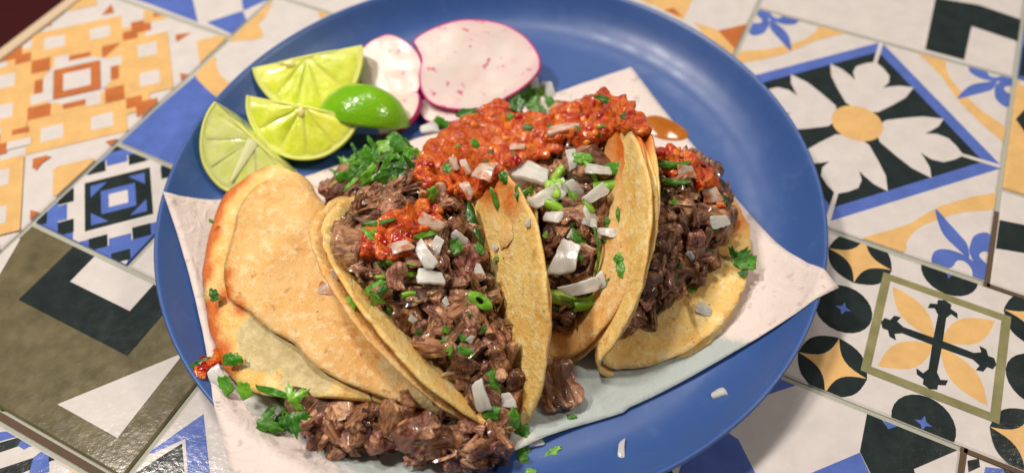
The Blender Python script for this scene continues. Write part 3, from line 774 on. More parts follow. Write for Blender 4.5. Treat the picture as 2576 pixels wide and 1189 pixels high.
def flap(name, fn, mat, seed, thick=.10, stain=(), grey=(), brange=(0, 1)):
    na, nb = 90, 44; top = []; bot = []; e = .01
    for i in range(na):
        for j in range(nb):
            a = i / (na - 1); b = brange[0] + (brange[1] - brange[0]) * j / (nb - 1)
            p = fn(a, b)
            n = np.cross(fn(min(a + e, 1), b) - fn(max(a - e, 0), b), fn(a, min(b + e, 1)) - fn(a, max(b - e, 0)))
            n = n / (np.linalg.norm(n) + 1e-9)
            if j == 0 and i > 3: pass
            wv = .11 * nz(p, .55, seed) + .05 * nz(p, 1.5, seed + 3)
            edge = .03 * noise.noise(Vector((a * 60, seed, 0))) + .06 * noise.noise(Vector((a * 18, seed, 4))) if j == 0 else 0
            inw = fn(a, min(b + .05, 1)) - p; inw /= np.linalg.norm(inw) + 1e-9
            h = thick / 2 * (.6 if j == 0 else 1)
            top.append(p + n * (h + wv) + inw * edge); bot.append(p + n * (-h + wv) + inw * edge)
    n0 = len(top); V = np.array(top + bot); G = grid_faces(na, nb)
    F = [tuple(q) for q in G] + [tuple(i + n0 for i in reversed(q)) for q in G]
    for i in range(na - 1):
        a, b = i * nb, (i + 1) * nb; F.append((b, a, a + n0, b + n0))
        a, b = i * nb + nb - 1, (i + 1) * nb + nb - 1; F.append((a, b, b + n0, a + n0))
    for j in range(nb - 1):
        a, b = j, j + 1; F.append((a, b, b + n0, a + n0))
        a, b = (na - 1) * nb + j, (na - 1) * nb + j + 1; F.append((b, a, a + n0, b + n0))
    st = np.zeros(len(V)); gr = np.zeros(len(V))
    for c_, r, k in stain: st = np.maximum(st, k * np.exp(-(np.linalg.norm(V - np.array(c_), axis=1) / r) ** 2))
    for c_, r, k in grey: gr = np.maximum(gr, k * np.exp(-(np.linalg.norm(V - np.array(c_), axis=1) / r) ** 2))
    taco1.part(name, V, F, mat, attrs={'stain': st, 'grey': gr})
st1 = [(at(506, 690, 1.5), .62, 1.3), (at(516, 790, 1.5), .7, 1.2), (at(552, 500, 2), .75, 1.1), (at(605, 452, 2.3), .6, .95), (at(560, 735, 2), .45, 1.1), (at(600, 772, 2.1), .42, .9), (at(548, 890, 1.6), .75, .9), (at(585, 925, 1.7), .5, .8), (at(526, 590, 1.8), .6, 1.2), (at(575, 690, 2), .35, .9), (at(680, 745, 2.6), .2, .5), (at(655, 425, 2.4), .5, .7), (at(540, 545, 1.9), .55, 1.2), (at(508, 640, 1.5), .6, 1.3), (at(520, 840, 1.5), .6, 1.1), (at(575, 480, 2.2), .5, 1.1)]
gr1 = [(at(690, 860, 2.2), 1.3, 1.0), (at(780, 935, 2.4), 1.1, 1.0), (at(650, 840, 2.0), .9, .95)]
gr1o = [(at(1020, 900, 2.8), 1.2, .75), (at(1100, 990, 2.4), 1.2, .85), (at(930, 800, 3), 1.0, .45)]
flap('tortilla', shell(rim_in, fold, .42, 0), 'tort2', 3.3, stain=st1, grey=gr1)
flap('tortilla', shell(rim_out, [p + np.array((.10, .05, .12)) for p in fold], .42, .10), 'tort', 6.1, stain=st1, grey=gr1o)

# ================================================================== MEAT
def shred_mesh(k, kind):
    """torn, knife-cut piece of braised meat with its fibres along x"""
    rg = random.Random(100 + k)
    L, W, H = {'chunk': (.55, .40, .32), 'strip': (.80, .19, .15), 'flat': (.66, .42, .15), 'strand': (.90, .07, .06)}[kind]
    nl, nc = (21, 20) if kind != 'strand' else (16, 7)
    V = []; bend = rg.uniform(-.35, .35) * (2 if kind == 'strand' else 1); twist = rg.uniform(-.8, .8)
    for i in range(nl):
        u = -1 + 2 * i / (nl - 1)
        pf = max((1 - abs(u) ** 7) ** .5, .12) * (1 + .16 * math.sin(u * 4 + k))
        for j in range(nc):
            a = 2 * math.pi * j / nc + twist * u * .5
            ca, sa = math.cos(a), math.sin(a)
            q = (abs(ca) ** 3.0 + abs(sa) ** 3.0) ** (-1 / 3.0)
            low = noise.noise(Vector((u * 1.5 + k * 3.1, ca * 1.6, sa * 1.6)))
            fib = noise.noise(Vector((u * .9 + k, ca * 5.5 + k, sa * 5.5))) + .6 * noise.noise(Vector((u * 2.0, ca * 11 + k, sa * 11)))
            g = 1 + .34 * low + .20 * fib
            x = u * L * (1 + .34 * noise.noise(Vector((ca * 3.2 * pf + k, sa * 3.2 * pf, 2.2 + (u > 0)))) * max(0, abs(u) - .25))
            y = q * ca * W * pf * g + bend * u * u * .5; z = q * sa * H * pf * g + .12 * math.sin(u * 2.2 + k) * H * 2
            V.append(np.array((x, y, z)))
    V = np.array(V)
    for _ in range(rg.randint(1, 3) if kind in ('chunk', 'flat') else rg.randint(0, 1)):      # knife cuts
        n = np.array((rg.gauss(0, 1), rg.gauss(0, .7), rg.gauss(0, .7))); n /= np.linalg.norm(n)
        h = V @ n; c_ = h.max() * rg.uniform(.45, .7)
        V = V - np.outer(np.maximum(h - c_, 0) * .96, n)
    F = [(i * nc + j, (i + 1) * nc + j, (i + 1) * nc + (j + 1) % nc, i * nc + (j + 1) % nc) for i in range(nl - 1) for j in range(nc)]
    F = [tuple(reversed(f)) for f in F]
    F.append(tuple(reversed(range(nc)))); F.append(tuple((nl - 1) * nc + j for j in range(nc)))
    me = mk_mesh('meat_shred', V, F, 'meat')
    bm = bmesh.new(); bm.from_mesh(me); bmesh.ops.recalc_face_normals(bm, faces=bm.faces); bm.to_mesh(me); bm.free()
    me.set_sharp_from_angle(angle=math.radians(38))
    return me
SHRED = [shred_mesh(k, kd) for k, kd in enumerate(['chunk'] * 7 + ['chunk'] * 2 + ['strip'] * 9 + ['flat'] * 5 + ['strand'] * 6)]
def rot_to(n, spin, tilt, rg):
    n = Vector(n).normalized(); ref = Vector((1, 0, 0)) if abs(n.x) < .9 else Vector((0, 1, 0))
    x = (ref - n * ref.dot(n)).normalized(); y = n.cross(x)
    B = Matrix((x, y, n)).transposed().to_4x4()
    return B @ Matrix.Rotation(spin, 4, 'Z') @ Matrix.Rotation(rg.gauss(0, tilt), 4, 'Y') @ Matrix.Rotation(rg.gauss(0, tilt), 4, 'X')
def shreds(th_, P, N, count, seed, smin=.50, smax=1.08, lift=.06, kinds=None):
    """meat pieces strewn over sampled points P with normals N"""
    rg = random.Random(seed); idx = []
    cand = list(range(len(P))); rg.shuffle(cand); P = np.asarray(P)
    for dmin in (.45, .34, .26, .18, .10):
        for i in cand:
            if len(idx) >= count: break
            if i in idx: continue
            if all(np.linalg.norm(P[i] - P[j]) > dmin for j in idx): idx.append(i)
    small = [(i, True) for i in cand[:int(count * .32)]]
    for i, tiny in [(i, False) for i in idx] + small:
        me = SHRED[rg.choice(kinds) if kinds else rg.randrange(len(SHRED))]
        s = rg.uniform(smin, smax) * (rg.uniform(1.25, 1.6) if rg.random() < .16 else 1) if not tiny else rg.uniform(.26, .48)
        mw = Matrix.Translation(Vector(P[i] + np.array(N[i]) * (lift + (rg.uniform(-.06, .14) if not tiny else rg.uniform(.08, .26))))) @ rot_to(N[i], rg.uniform(0, 6.28), .38, rg) @ Matrix.Diagonal((s, s * rg.uniform(.8, 1.1), s * rg.uniform(.8, 1.15), 1))
        th_.inst('meat_shred', me, mw); solid_inst(me, mw)
def fill(p, th_, trange, fL, fR, bulge, seed, count, inset=.16, amp=.22, **kw):
    """mass of meat between the walls, then single shreds over its surface"""
    nt_, nw, nk = 34, 14, 16; V = []; Pn = []; Nn = []
    R_ = p['R']
    rows = []
    for i in range(nt_):
        q = i / (nt_ - 1); t = R_ * (trange[0] + (trange[1] - trange[0]) * q); w_ = math.sqrt(max(R_ * R_ - t * t, .05))
        endk = (1 - (2 * q - 1) ** 6)
        l = fL(q) * w_; r = fR(q) * w_
        wall = []
        for j in range(nw):
            s = -l + (l + r) * j / (nw - 1); e = .03
            a = surf(p, s, t); n = np.cross(surf(p, s + e, t) - surf(p, s - e, t), surf(p, s, t + e) - surf(p, s, t - e)); n /= np.linalg.norm(n) + 1e-9
            wall.append(a + n * inset)
        A, B = wall[-1], wall[0]; tops = []
        up = np.array((0, 0, 1.0)); wd = np.linalg.norm(A - B)
        for j in range(1, nk):
            u = j / nk; pt = A * (1 - u) + B * u + up * bulge(q) * endk * math.sin(math.pi * u) ** .8
            pt = pt + up * amp * (nz(pt, .75, seed) + .6 * nz(pt, 2.0, seed + 2)) * math.sin(math.pi * u)
            tops.append(pt)
        rows.append(wall + tops)
    m_ = nw + nk - 1; V = np.array([x for r in rows for x in r])
    F = [(i * m_ + j, i * m_ + (j + 1) % m_, (i + 1) * m_ + (j + 1) % m_, (i + 1) * m_ + j) for i in range(nt_ - 1) for j in range(m_)]
    F.append(tuple(reversed(range(m_)))); F.append(tuple((nt_ - 1) * m_ + j for j in range(m_)))
    th_.part('meat_mass', V, F, 'meat_base')
    for i in range(1, nt_ - 1):
        for j in range(nw, m_):
            a = V[i * m_ + j]; du = V[(i + 1) * m_ + j] - V[(i - 1) * m_ + j]; dv = V[i * m_ + (j + 1) % m_] - V[i * m_ + j - 1]
            n = np.cross(du, dv); ln = np.linalg.norm(n)
            if ln < 1e-6: continue
            n /= ln
            if n[2] < 0: n = -n
            Pn.append(a + nrg.normal(0, .05, 3)); Nn.append(n)
    # the open front end
    fr = V[:m_]; cn = fr.mean(0); fd = np.array((math.sin(math.radians(p['yaw'])), -math.cos(math.radians(p['yaw'])), .35)); fd /= np.linalg.norm(fd)
    for j in range(m_):
        for q in (.35, .75): Pn.append(cn * (1 - q) + fr[j] * q); Nn.append(fd)
    shreds(th_, Pn, Nn, count, seed * 7, **kw)
f2 = Thing('meat_filling', (T2['x'], T2['y'], 1.0), 'brown shredded meat heaped inside the second taco from the left', 'meat', 'shredded meat fillings')
fill(T2, f2, (-.86, .90), lambda q: (.40 + .50 * min(1, q * 2.2)) * (1 if q < .62 else 1 - (q - .62) * .75), lambda q: .34 + .24 * q, lambda q: .35 + .70 * q, 3, 185)
f3 = Thing('meat_filling', (T3['x'], T3['y'], 1.0), 'dark shredded meat filling the third taco below its onion', 'meat', 'shredded meat fillings')
fill(T3, f3, (-.78, .86), lambda q: .45 + .4 * q, lambda q: .40 + .30 * q, lambda q: .25 + .35 * q, 5, 100)
f4 = Thing('meat_filling', (T4['x'], T4['y'], 1.0), 'shredded meat mound lying in the open rightmost taco', 'meat', 'shredded meat fillings')
fill(T4, f4, (-.66, .70), lambda q: (.30 + .42 * min(1, q * 1.6)) * (1 if q < .6 else 1 - (q - .6) * .9), lambda q: .30 + .62 * math.sin(min(1, q * 1.25) * math.pi / 2), lambda q: (.5 + 1.0 * math.sin(math.pi * min(1, q * 1.05)) ** .7) * (1 if q < .7 else 1 - (q - .7) * 1.6), 8, 185)
def pile(th_, cpts, height, seed, count, **kw):
    """loose heap: each entry (x, y, z, radius) becomes a lump under strewn shreds"""
    sv, sf = icosphere(3); Pn = []; Nn = []; Vs = []; Fs = []
    for k, (c0, rx, ry, rz, ang) in enumerate(cpts):
        ca, sa = math.cos(ang), math.sin(ang)
        v = []
        for q in sv:
            g = 1 + .22 * noise.noise(Vector(q) * 1.8 + Vector((k * 5 + seed, 0, 0)))
            x, y, z = q[0] * rx * g, q[1] * ry * g, q[2] * rz * g
            v.append(np.array((c0[0] + x * ca - y * sa, c0[1] + x * sa + y * ca, c0[2] + z)))
            if q[2] > -.35:
                Pn.append(v[-1]); n = np.array((q[0] / rx, q[1] / ry, q[2] / rz)); n = np.array((n[0] * ca - n[1] * sa, n[0] * sa + n[1] * ca, n[2])); Nn.append(n / np.linalg.norm(n))
        o = len(Vs); Vs += v; Fs += [tuple(i + o for i in f) for f in sf]
    th_.part('meat_mass', Vs, Fs, 'meat_base')
    shreds(th_, Pn, Nn, count, seed * 3, **kw)
f1 = Thing('meat_filling', at(1000, 1080, .9), 'dark shredded meat spilling out below the leftmost folded taco', 'meat', 'shredded meat fillings')
pile(f1, [(at(870, 1060, 1.3), 1.25, .85, .55, -.1), (at(980, 1040, 1.55), 1.3, .9, .75, -.1), (at(1070, 1070, 1.3), .9, .8, .6, 0), (at(1190, 1095, 1.2), .95, .75, .5, -.25), (at(815, 1020, 1.4), .5, .45, .5, 0)], .8, 13, 130, smin=.55, smax=1.2)
f5 = Thing('meat_filling', at(940, 500, .9), 'purple brown meat chunks behind the second taco beside the cilantro heap', 'meat')
pile(f5, [(at(965, 505, 1.9), .95, .7, .8, .3), (at(870, 480, 1.25), .55, .45, .45, 0), (at(1030, 470, 2.6), .8, .7, 1.0, 0)], .8, 17, 34, smin=.8, smax=1.35, kinds=list(range(0, 9)) + [16, 17])
f6 = Thing('meat_filling', at(1410, 970, .9), 'small stack of meat strips lying on the paper in front of the third taco', 'meat')
for (x, y, a, s, z) in ((1375, 985, 80, 1.0, 1.05), (1405, 965, 84, 1.15, 1.2), (1438, 980, 62, 1.0, 1.05), (1390, 950, 95, 1.0, 1.0), (1420, 940, 75, .9, 1.1)):
    mw = frame(at(x, y, z), (0, -.3, 1), a, (s * .95, s * 1.5, s * 1.6)); f6.inst('meat_shred', SHRED[9 + int(x) % 6], mw); solid_inst(SHRED[9 + int(x) % 6], mw)

# ================================================================== LIMES
def lime_wedge(pos, xdir, ydir, a, b, label, seed, spread=86, bis=None, pulp='pulp'):
    """quarter lime: straight edge along xdir, first cut face spanned by xdir and ydir, its normal = towards the viewer side"""
    X = np.array(xdir) / np.linalg.norm(xdir); Y = np.array(ydir, float); Y -= X * (Y @ X); Y /= np.linalg.norm(Y); Z = np.cross(X, Y)
    if Z @ TOCAM > 0: Z = -Z                       # body lies behind the first face
    if bis is not None:                            # rind towards the viewer
        B = np.array(bis, float); B -= X * (B @ X); B /= np.linalg.norm(B); h_ = math.radians(spread / 2); Cx = np.cross(X, B)
        Y = B * math.cos(h_) - Cx * math.sin(h_); Z = np.cross(X, Y)
    th_ = Thing('lime_wedge', pos, label, 'lime', 'lime wedges')
    W_ = math.radians(spread)
    tw = lambda p: pos + X * p[0] + Y * p[1] + Z * p[2]
    npi, nps = 34, 16
    def pt(phi, psi, k=1.0):
        nb = 1 + .02 * noise.noise(Vector((math.cos(phi) * 2 + seed, psi, 1)))
        xx = a * math.cos(phi) * k * (1 + .07 * abs(math.cos(phi)) ** 8)
        return (xx, b * math.sin(phi) ** .92 * math.cos(psi) * k * nb, b * math.sin(phi) ** .92 * math.sin(psi) * k * nb)
    # rind shell: outer skin, pale cut edges
    V = []; F = []; mi = []
    for k in (1.0, .94):
        for i in range(npi):
            for j in range(nps): V.append(tw(pt(math.pi * i / (npi - 1), W_ * j / (nps - 1), k)))
    n0 = npi * nps; G = grid_faces(npi, nps)
    F += G; mi += [0] * len(G); F += [tuple(n0 + i for i in reversed(q)) for q in G]; mi += [1] * len(G)
    for i in range(npi - 1):
        q = (i * nps, i * nps + n0, (i + 1) * nps + n0, (i + 1) * nps); F.append(q); mi.append(1)
        q = (i * nps + nps - 1, (i + 1) * nps + nps - 1, (i + 1) * nps + nps - 1 + n0, i * nps + nps - 1 + n0); F.append(q); mi.append(1)
    th_.part('rind', V, F, ['rind', 'pith'], midx=mi)
    # membrane body
    V = [tw((0, 0, 0))]; rows = 12
    for i in range(npi):
        for j in range(nps): V.append(tw(pt(math.pi * i / (npi - 1), W_ * j / (nps - 1), .945)))
    F = [tuple(1 + i for i in q) for q in G]
    for i in range(npi - 1):
        F.append((0, 1 + i * nps, 1 + (i + 1) * nps)); F.append((0, 1 + (i + 1) * nps + nps - 1, 1 + i * nps + nps - 1))
    memb = th_.part('membrane', V, F, 'pith' if pulp == 'pulp' else 'pulp_pale', smooth=False)
    # pulp segments on both cut faces
    cuts = [.035, .22, .41, .60, .79, .965] if seed != 2 else [.035, .27, .46, .64, .80, .965]
    for face in (0, 1):
        psi = 0 if face == 0 else W_
        nrm = np.array((0, 0, -1.0)) if face == 0 else np.array((0, -math.sin(W_), math.cos(W_)))
        for s0, s1 in zip(cuts[:-1], cuts[1:]):
            rg = random.Random(int(seed * 10 + s0 * 100 + face)); g = .0035
            p0, p1 = (s0 + g) * math.pi, (s1 - g) * math.pi
            nu_, nv_ = 9, 9; VV = []
            for i in range(nu_):
                u = i / (nu_ - 1); ph = p0 + (p1 - p0) * u
                for j in range(nv_):
                    v = j / (nv_ - 1); k = .09 + .815 * v
                    if v > .8: k -= .025 * (2 * u - 1) ** 4
                    base_ = np.array(pt(ph, psi, k))
                    h = .015 + (.035 + .04 * rg.random()) * (.45 if pulp == 'pulp_pale' else 1) * (math.sin(math.pi * min(max(u, .0), 1)) ** .28) * (math.sin(math.pi * min(max(v, 0.0), 1)) ** .4) + .03 * noise.noise(Vector((u * 3 + seed, v * 5, s0 * 9)))
                    VV.append(tw(base_ + nrm * h))
            G2 = grid_faces(nu_, nv_)
            th_.part('pulp_segment', VV, G2, pulp, parent=memb)
    # pale core along the straight edge
    V = []; nn_ = 20
    for i in range(nn_):
        u = -1 + 2 * i / (nn_ - 1)
        for j in range(8):
            q = 2 * math.pi * j / 8; rr = .075 * max(0, 1 - u * u / .5) ** .4 * (1 + .3 * noise.noise(Vector((u * 4, seed, j))))
            V.append(tw((u * a * .9, .02 + rr * math.cos(q), .02 + rr * math.sin(q))))
    th_.part('core', V, [(i * 8 + j, i * 8 + (j + 1) % 8, (i + 1) * 8 + (j + 1) % 8, (i + 1) * 8 + j) for i in range(nn_ - 1) for j in range(8)], 'pith')
    return th_, tw
def img(dx, dy, tw_=0.0):
    v = r_ * dx + d_ * dy; v = v / np.linalg.norm(v)
    return v * math.cos(tw_) + TOCAM * math.sin(tw_)
def seed_part(th_, p, X, s=1.0):
    sv, sf = icosphere(2); X = np.array(X); X /= np.linalg.norm(X); Z = TOCAM - X * (TOCAM @ X); Z /= np.linalg.norm(Z); Y = np.cross(Z, X)
    V = [p + X * v[0] * .30 * s * (1 + .3 * v[0]) ** -1 + Y * v[1] * .17 * s + Z * v[2] * .12 * s for v in sv]
    th_.part('seed', V, sf, 'lseed')
c_ = at(762, 268, 2.5); X = img(1, .20)
tl, twf = lime_wedge(c_, X, img(-.2, 1), 2.32, 2.32, 'lime wedge in the middle of the group, cut face with a seed', 1.0)
seed_part(tl, c_ + img(-.2, 1) * .30 + TOCAM * .03, img(.1, 1), .9)
c_ = at(772, 142, 2.5); X = img(1, -.21)
tl, twf = lime_wedge(c_, X, img(.21, 1, .05), 2.40, 2.75, 'uppermost lime wedge on the plate, cut face towards the viewer', 2.0)
seed_part(tl, c_ - X * .75 + TOCAM * .02 + img(0, 1) * .22, img(1, .1), 1.2)
c_ = at(640, 350, 2.45); X = img(.73, .68)
tl, twf = lime_wedge(c_, X, img(-.68, .73, -.10), 2.15, 2.55, 'leftmost pale lime wedge leaning behind the folded taco', 3.0, 86, pulp='pulp_pale')
V = []; Y = img(-.5, .87, -.08)
for i in range(12):
    u = i / 11; wdt = .22 * (1 - u) ** .7 + .03
    for k in (-1, -.4, .4, 1): V.append(c_ + Y * (.05 + 2.0 * u) + np.cross(Y, TOCAM) * wdt * k + TOCAM * (.055 + .04 * (1 - k * k)))
tl.part('pith_strip', V, grid_faces(12, 4), 'pith_white')
c_ = at(918, 300, 1.15); X = img(1, .16)
tl, twf = lime_wedge(c_, X, img(-.16, 1), 1.9, 1.62, 'small lime wedge lying with its bright green rind upward', 4.0, 84, bis=TOCAM * .85 - d_ * .35)

# ================================================================== RADISH
def radish(pts, p0, n, label, seed, thick=.22, ring=.14):
    n = np.array(n, float); n /= np.linalg.norm(n)
    P = smooth_poly(pts, 5); W3 = np.array([on_plane(x, y, p0, n) for x, y in P]); cn = W3.mean(0); k = len(P)
    th_ = Thing('radish_slice', cn - n * thick, label, 'radish', 'radish slices')
    V = []; rimv = []; nr = 12
    warp = lambda p: p + n * (.16 * nz(p, .45, seed) + .03 * nz(p, 1.6, seed))
    for q in range(1, nr + 1):
        f = q / nr * .978
        for p in W3: V.append(warp(cn + (p - cn) * f)); rimv.append(f)
    V.append(warp(cn)); rimv.append(0); ci = len(V) - 1
    m0 = len(V); V = np.array(V); Vb = V - n * thick
    F = [(ci, j, (j + 1) % k) for j in range(k)]
    F += [(q * k + j, (q + 1) * k + j, (q + 1) * k + (j + 1) % k, q * k + (j + 1) % k) for q in range(nr - 1) for j in range(k)]
    area = np.dot(np.cross(W3[1] - cn, W3[2] - cn), n)
    if area < 0: F = [tuple(reversed(f)) for f in F]
    FF = F + [tuple(i + m0 for i in reversed(f)) for f in F]
    o = (nr - 1) * k
    th_.part('flesh', np.vstack([V, Vb]), FF, 'rflesh', attrs={'rim': rimv + rimv})
    R = []; fr = [.975, 1.0, 1.010, 1.0, .975]; hz = [.004, -.004 * 1, -thick / 2, -thick, -thick - .004]
    for f, h in zip(fr, hz):
        for p in W3: R.append(warp(cn + (p - cn) * f) + n * h)
    F = [(q * k + j, (q + 1) * k + j, (q + 1) * k + (j + 1) % k, q * k + (j + 1) % k) for q in range(4) for j in range(k)]
    if area < 0: F = [tuple(reversed(f)) for f in F]
    th_.part('skin', R, F, 'rskin')
radish([(1042, 98), (1090, 70), (1150, 52), (1210, 50), (1270, 62), (1320, 90), (1352, 130), (1360, 165), (1346, 192), (1310, 226), (1270, 250), (1225, 272), (1150, 276), (1090, 262), (1062, 232), (1054, 190), (1060, 150), (1048, 120)],
       at(1200, 170, 2.0), (.05, -.42, .9), 'large round radish slice leaning at the back of the plate', 1.0)
radish([(900, 142), (925, 110), (958, 92), (985, 88), (1020, 104), (1050, 132), (1061, 165), (1060, 205), (1046, 240), (1010, 262), (960, 270), (920, 232), (902, 190)],
       at(980, 180, 1.6), (-.25, -.45, .86), 'medium radish slice between the lime wedges and the largest radish slice', 2.0)
radish([(1052, 258), (1095, 244), (1145, 246), (1182, 258), (1178, 285), (1140, 304), (1095, 309), (1064, 294)],
       at(1110, 280, 1.0), (.0, -.25, .97), 'small radish slice half under the largest slice, close to the salsa', 3.0)
radish([(928, 305), (968, 282), (1010, 255), (1046, 232), (1056, 250), (1044, 285), (1012, 318), (972, 336), (935, 332)],
       at(990, 290, 1.0), (-.35, -.2, .9), 'dark magenta radish slice tucked under the small green lime wedge', 4.0, .3)

# ================================================================== SALSA
def point_in(poly, x, y):
    c_ = False; j = len(poly) - 1
    for i in range(len(poly)):
        if (poly[i][1] > y) != (poly[j][1] > y) and x < (poly[j][0] - poly[i][0]) * (y - poly[i][1]) / (poly[j][1] - poly[i][1]) + poly[i][0]: c_ = not c_
        j = i
    return c_
def salsa(poly, label, seed, step=24, rad=(.24, .42), zmin=0.0, seeds=14, flakes=14, voxel=.07, lift=.06):
    W = World(); rg = random.Random(seed); sv, sf = icosphere(2); Vs = []; Fs = []; C0 = []
    xs = [p[0] for p in poly]; ys = [p[1] for p in poly]
    y = min(ys)
    while y < max(ys):
        x = min(xs)
        while x < max(xs):
            px = x + rg.uniform(-.4, .4) * step; py = y + rg.uniform(-.4, .4) * step
            if point_in(poly, px, py):
                h = W.hit(px, py)
                if h is not None:
                    p, n = h
                    if p[2] < zmin: p = at(px, py, zmin + rg.uniform(-.2, .1)); n = np.array((0, 0, 1.0))
                    C0.append((p + n * lift, rg.uniform(*rad), n))
            x += step
        y += step
    for p, r, n in C0:
        o = len(Vs); e = rg.uniform(.7, 1.35)
        for v in sv:
            g = 1 + .3 * noise.noise(Vector(v) * 1.7 + Vector(p) * 3)
            q = v * r * g; q = q - n * (q @ n) * .35
            Vs.append(p + q)
        Fs += [tuple(i + o for i in f) for f in sf]
    cn = np.mean([c[0] for c in C0], axis=0)
    th_ = Thing('salsa', cn - np.array((0, 0, .3)), label, 'salsa', 'red salsa heaps')
    tmp = bpy.data.objects.new('tmp', mk_mesh('tmp', Vs, Fs, 'salsa')); col.objects.link(tmp)
    md = tmp.modifiers.new('r', 'REMESH'); md.mode = 'VOXEL'; md.voxel_size = voxel * S; md.use_smooth_shade = True
    sm = tmp.modifiers.new('s', 'SMOOTH'); sm.iterations = 26
    dg = bpy.context.evaluated_depsgraph_get(); ev = tmp.evaluated_get(dg); me = ev.to_mesh()
    V = np.array([v.co / S for v in me.vertices]); F = [tuple(p.vertices) for p in me.polygons]
    ev.to_mesh_clear(); bpy.data.objects.remove(tmp)
    V = np.array([v + np.array(noise.noise_vector(Vector(v) * 1.5)) * .12 + np.array(noise.noise_vector(Vector(v) * 3.6)) * .07 + np.array(noise.noise_vector(Vector(v) * 8.0)) * .022 for v in V])
    par = list(range(len(V)))
    def root(i):
        while par[i] != i: par[i] = par[par[i]]; i = par[i]
        return i
    for f in F:
        for i in f[1:]:
            a_, b_ = root(f[0]), root(i)
            if a_ != b_: par[a_] = b_
    rt = [root(i) for i in range(len(V))]; best = max(set(rt), key=rt.count) if len(V) < 4000 else int(np.bincount(rt).argmax())
    keep = [i for i in range(len(V)) if rt[i] == best]; mp_ = {i: n_ for n_, i in enumerate(keep)}
    F = [tuple(mp_[i] for i in f) for f in F if f[0] in mp_]; V = V[keep]
    sauce = th_.part('sauce', V, F, 'salsa')
    W2 = World(); fv, ff = icosphere(1)
    for kind, cnt in (('chilli_seed', seeds), ('chilli_flake', flakes)):
        me = SEED_ME if kind == 'chilli_seed' else FLAKE_ME
        k = 0; tries = 0
        while k < cnt and tries < 400:
            tries += 1
            px, py = rg.uniform(min(xs), max(xs)), rg.uniform(min(ys), max(ys))
            if not point_in(poly, px, py): continue
            h = W2.hit(px, py)
            if h is None: continue
            n = h[1] * .7 + TOCAM * .5; s = rg.uniform(.8, 1.3)
            th_.inst(kind, me, frame(h[0] + h[1] * .02, n, rg.uniform(0, 360), (s, s, s)), sauce); k += 1
    return th_
sv_, sf_ = icosphere(2)
SEED_ME = mk_mesh('chilli_seed', [(v[0] * .16, v[1] * .12 * (1 + .3 * v[0]), v[2] * .05) for v in sv_], sf_, 'seed')
FLAKE_ME = mk_mesh('chilli_flake', [(v[0] * .20 * (1 + .3 * noise.noise(Vector(v) * 2)), v[1] * .13 * (1 + .4 * noise.noise(Vector(v) * 2.5)), v[2] * .06) for v in sv_], sf_, 'flake')
salsa([(1042, 430), (1075, 372), (1120, 330), (1180, 296), (1250, 262), (1310, 280), (1350, 300), (1400, 278), (1470, 248), (1530, 232), (1590, 268), (1650, 318), (1650, 344), (1600, 335), (1560, 330), (1510, 348), (1470, 372), (1430, 352), (1400, 372), (1350, 400), (1300, 420), (1255, 430), (1225, 470), (1190, 500), (1150, 500), (1105, 468), (1060, 470)],
      'big heap of red salsa across the backs of the second and third tacos', 21, 13, (.24, .32), 3.3, 9, 7, voxel=.052)
salsa([(900, 620), (935, 560), (985, 540), (1050, 512), (1105, 520), (1115, 550), (1080, 580), (1045, 600), (1030, 640), (980, 655), (915, 655)],
      'small spoonful of dark red salsa on the meat of the second taco', 22, 13, (.18, .25), 0, 4, 5, voxel=.05)
salsa([(1650, 370), (1700, 365), (1745, 395), (1790, 440), (1830, 500), (1835, 530), (1790, 510), (1740, 450), (1690, 430), (1650, 410)],
      'red salsa along the back edge of the rightmost taco', 23, 14, (.18, .28), 0, 4, 4, voxel=.05)
salsa([(490, 930), (515, 900), (548, 882), (562, 905), (535, 935), (510, 962), (492, 965)],
      'dark red chilli drip below the leftmost taco at the plate rim', 24, 15, (.16, .24), 0, 0, 4)
# oily puddle on the paper
W = World(); V = []; F = []; nn_ = 40; c_ = at(1672, 322, .8)
for q in (1.0, .9, .7, .35):
    for j in range(nn_):
        a = 2 * math.pi * j / nn_; e = 1 + .05 * math.sin(3 * a + 1)
        x, y = 1672 + 56 * q * e * math.cos(a) + 10 * math.sin(a), 324 + 30 * q * e * math.sin(a) + 10 * math.cos(a) * q
        h = at(x, y, .85); z = W.top(h[0], h[1]); z = z if z is not None and z < 1.6 else .72
        h = at(x, y, z); V.append(np.array((h[0], h[1], z + .012 + .05 * (1 - q ** 4))))
V.append(np.mean(V[-nn_:], axis=0))
F = [(q * nn_ + j, q * nn_ + (j + 1) % nn_, (q + 1) * nn_ + (j + 1) % nn_, (q + 1) * nn_ + j) for q in range(3) for j in range(nn_)] + [(3 * nn_ + j, 3 * nn_ + (j + 1) % nn_, 4 * nn_) for j in range(nn_)]
F = [tuple(reversed(f)) for f in F]; c_ = np.array(V).mean(0)
o = obj('oil_puddle', mk_mesh('oil_puddle', np.array(V) - c_, F, 'oil'), loc=c_); tag(o, 'glossy orange brown puddle of chilli oil on the paper by the third taco', 'sauce')

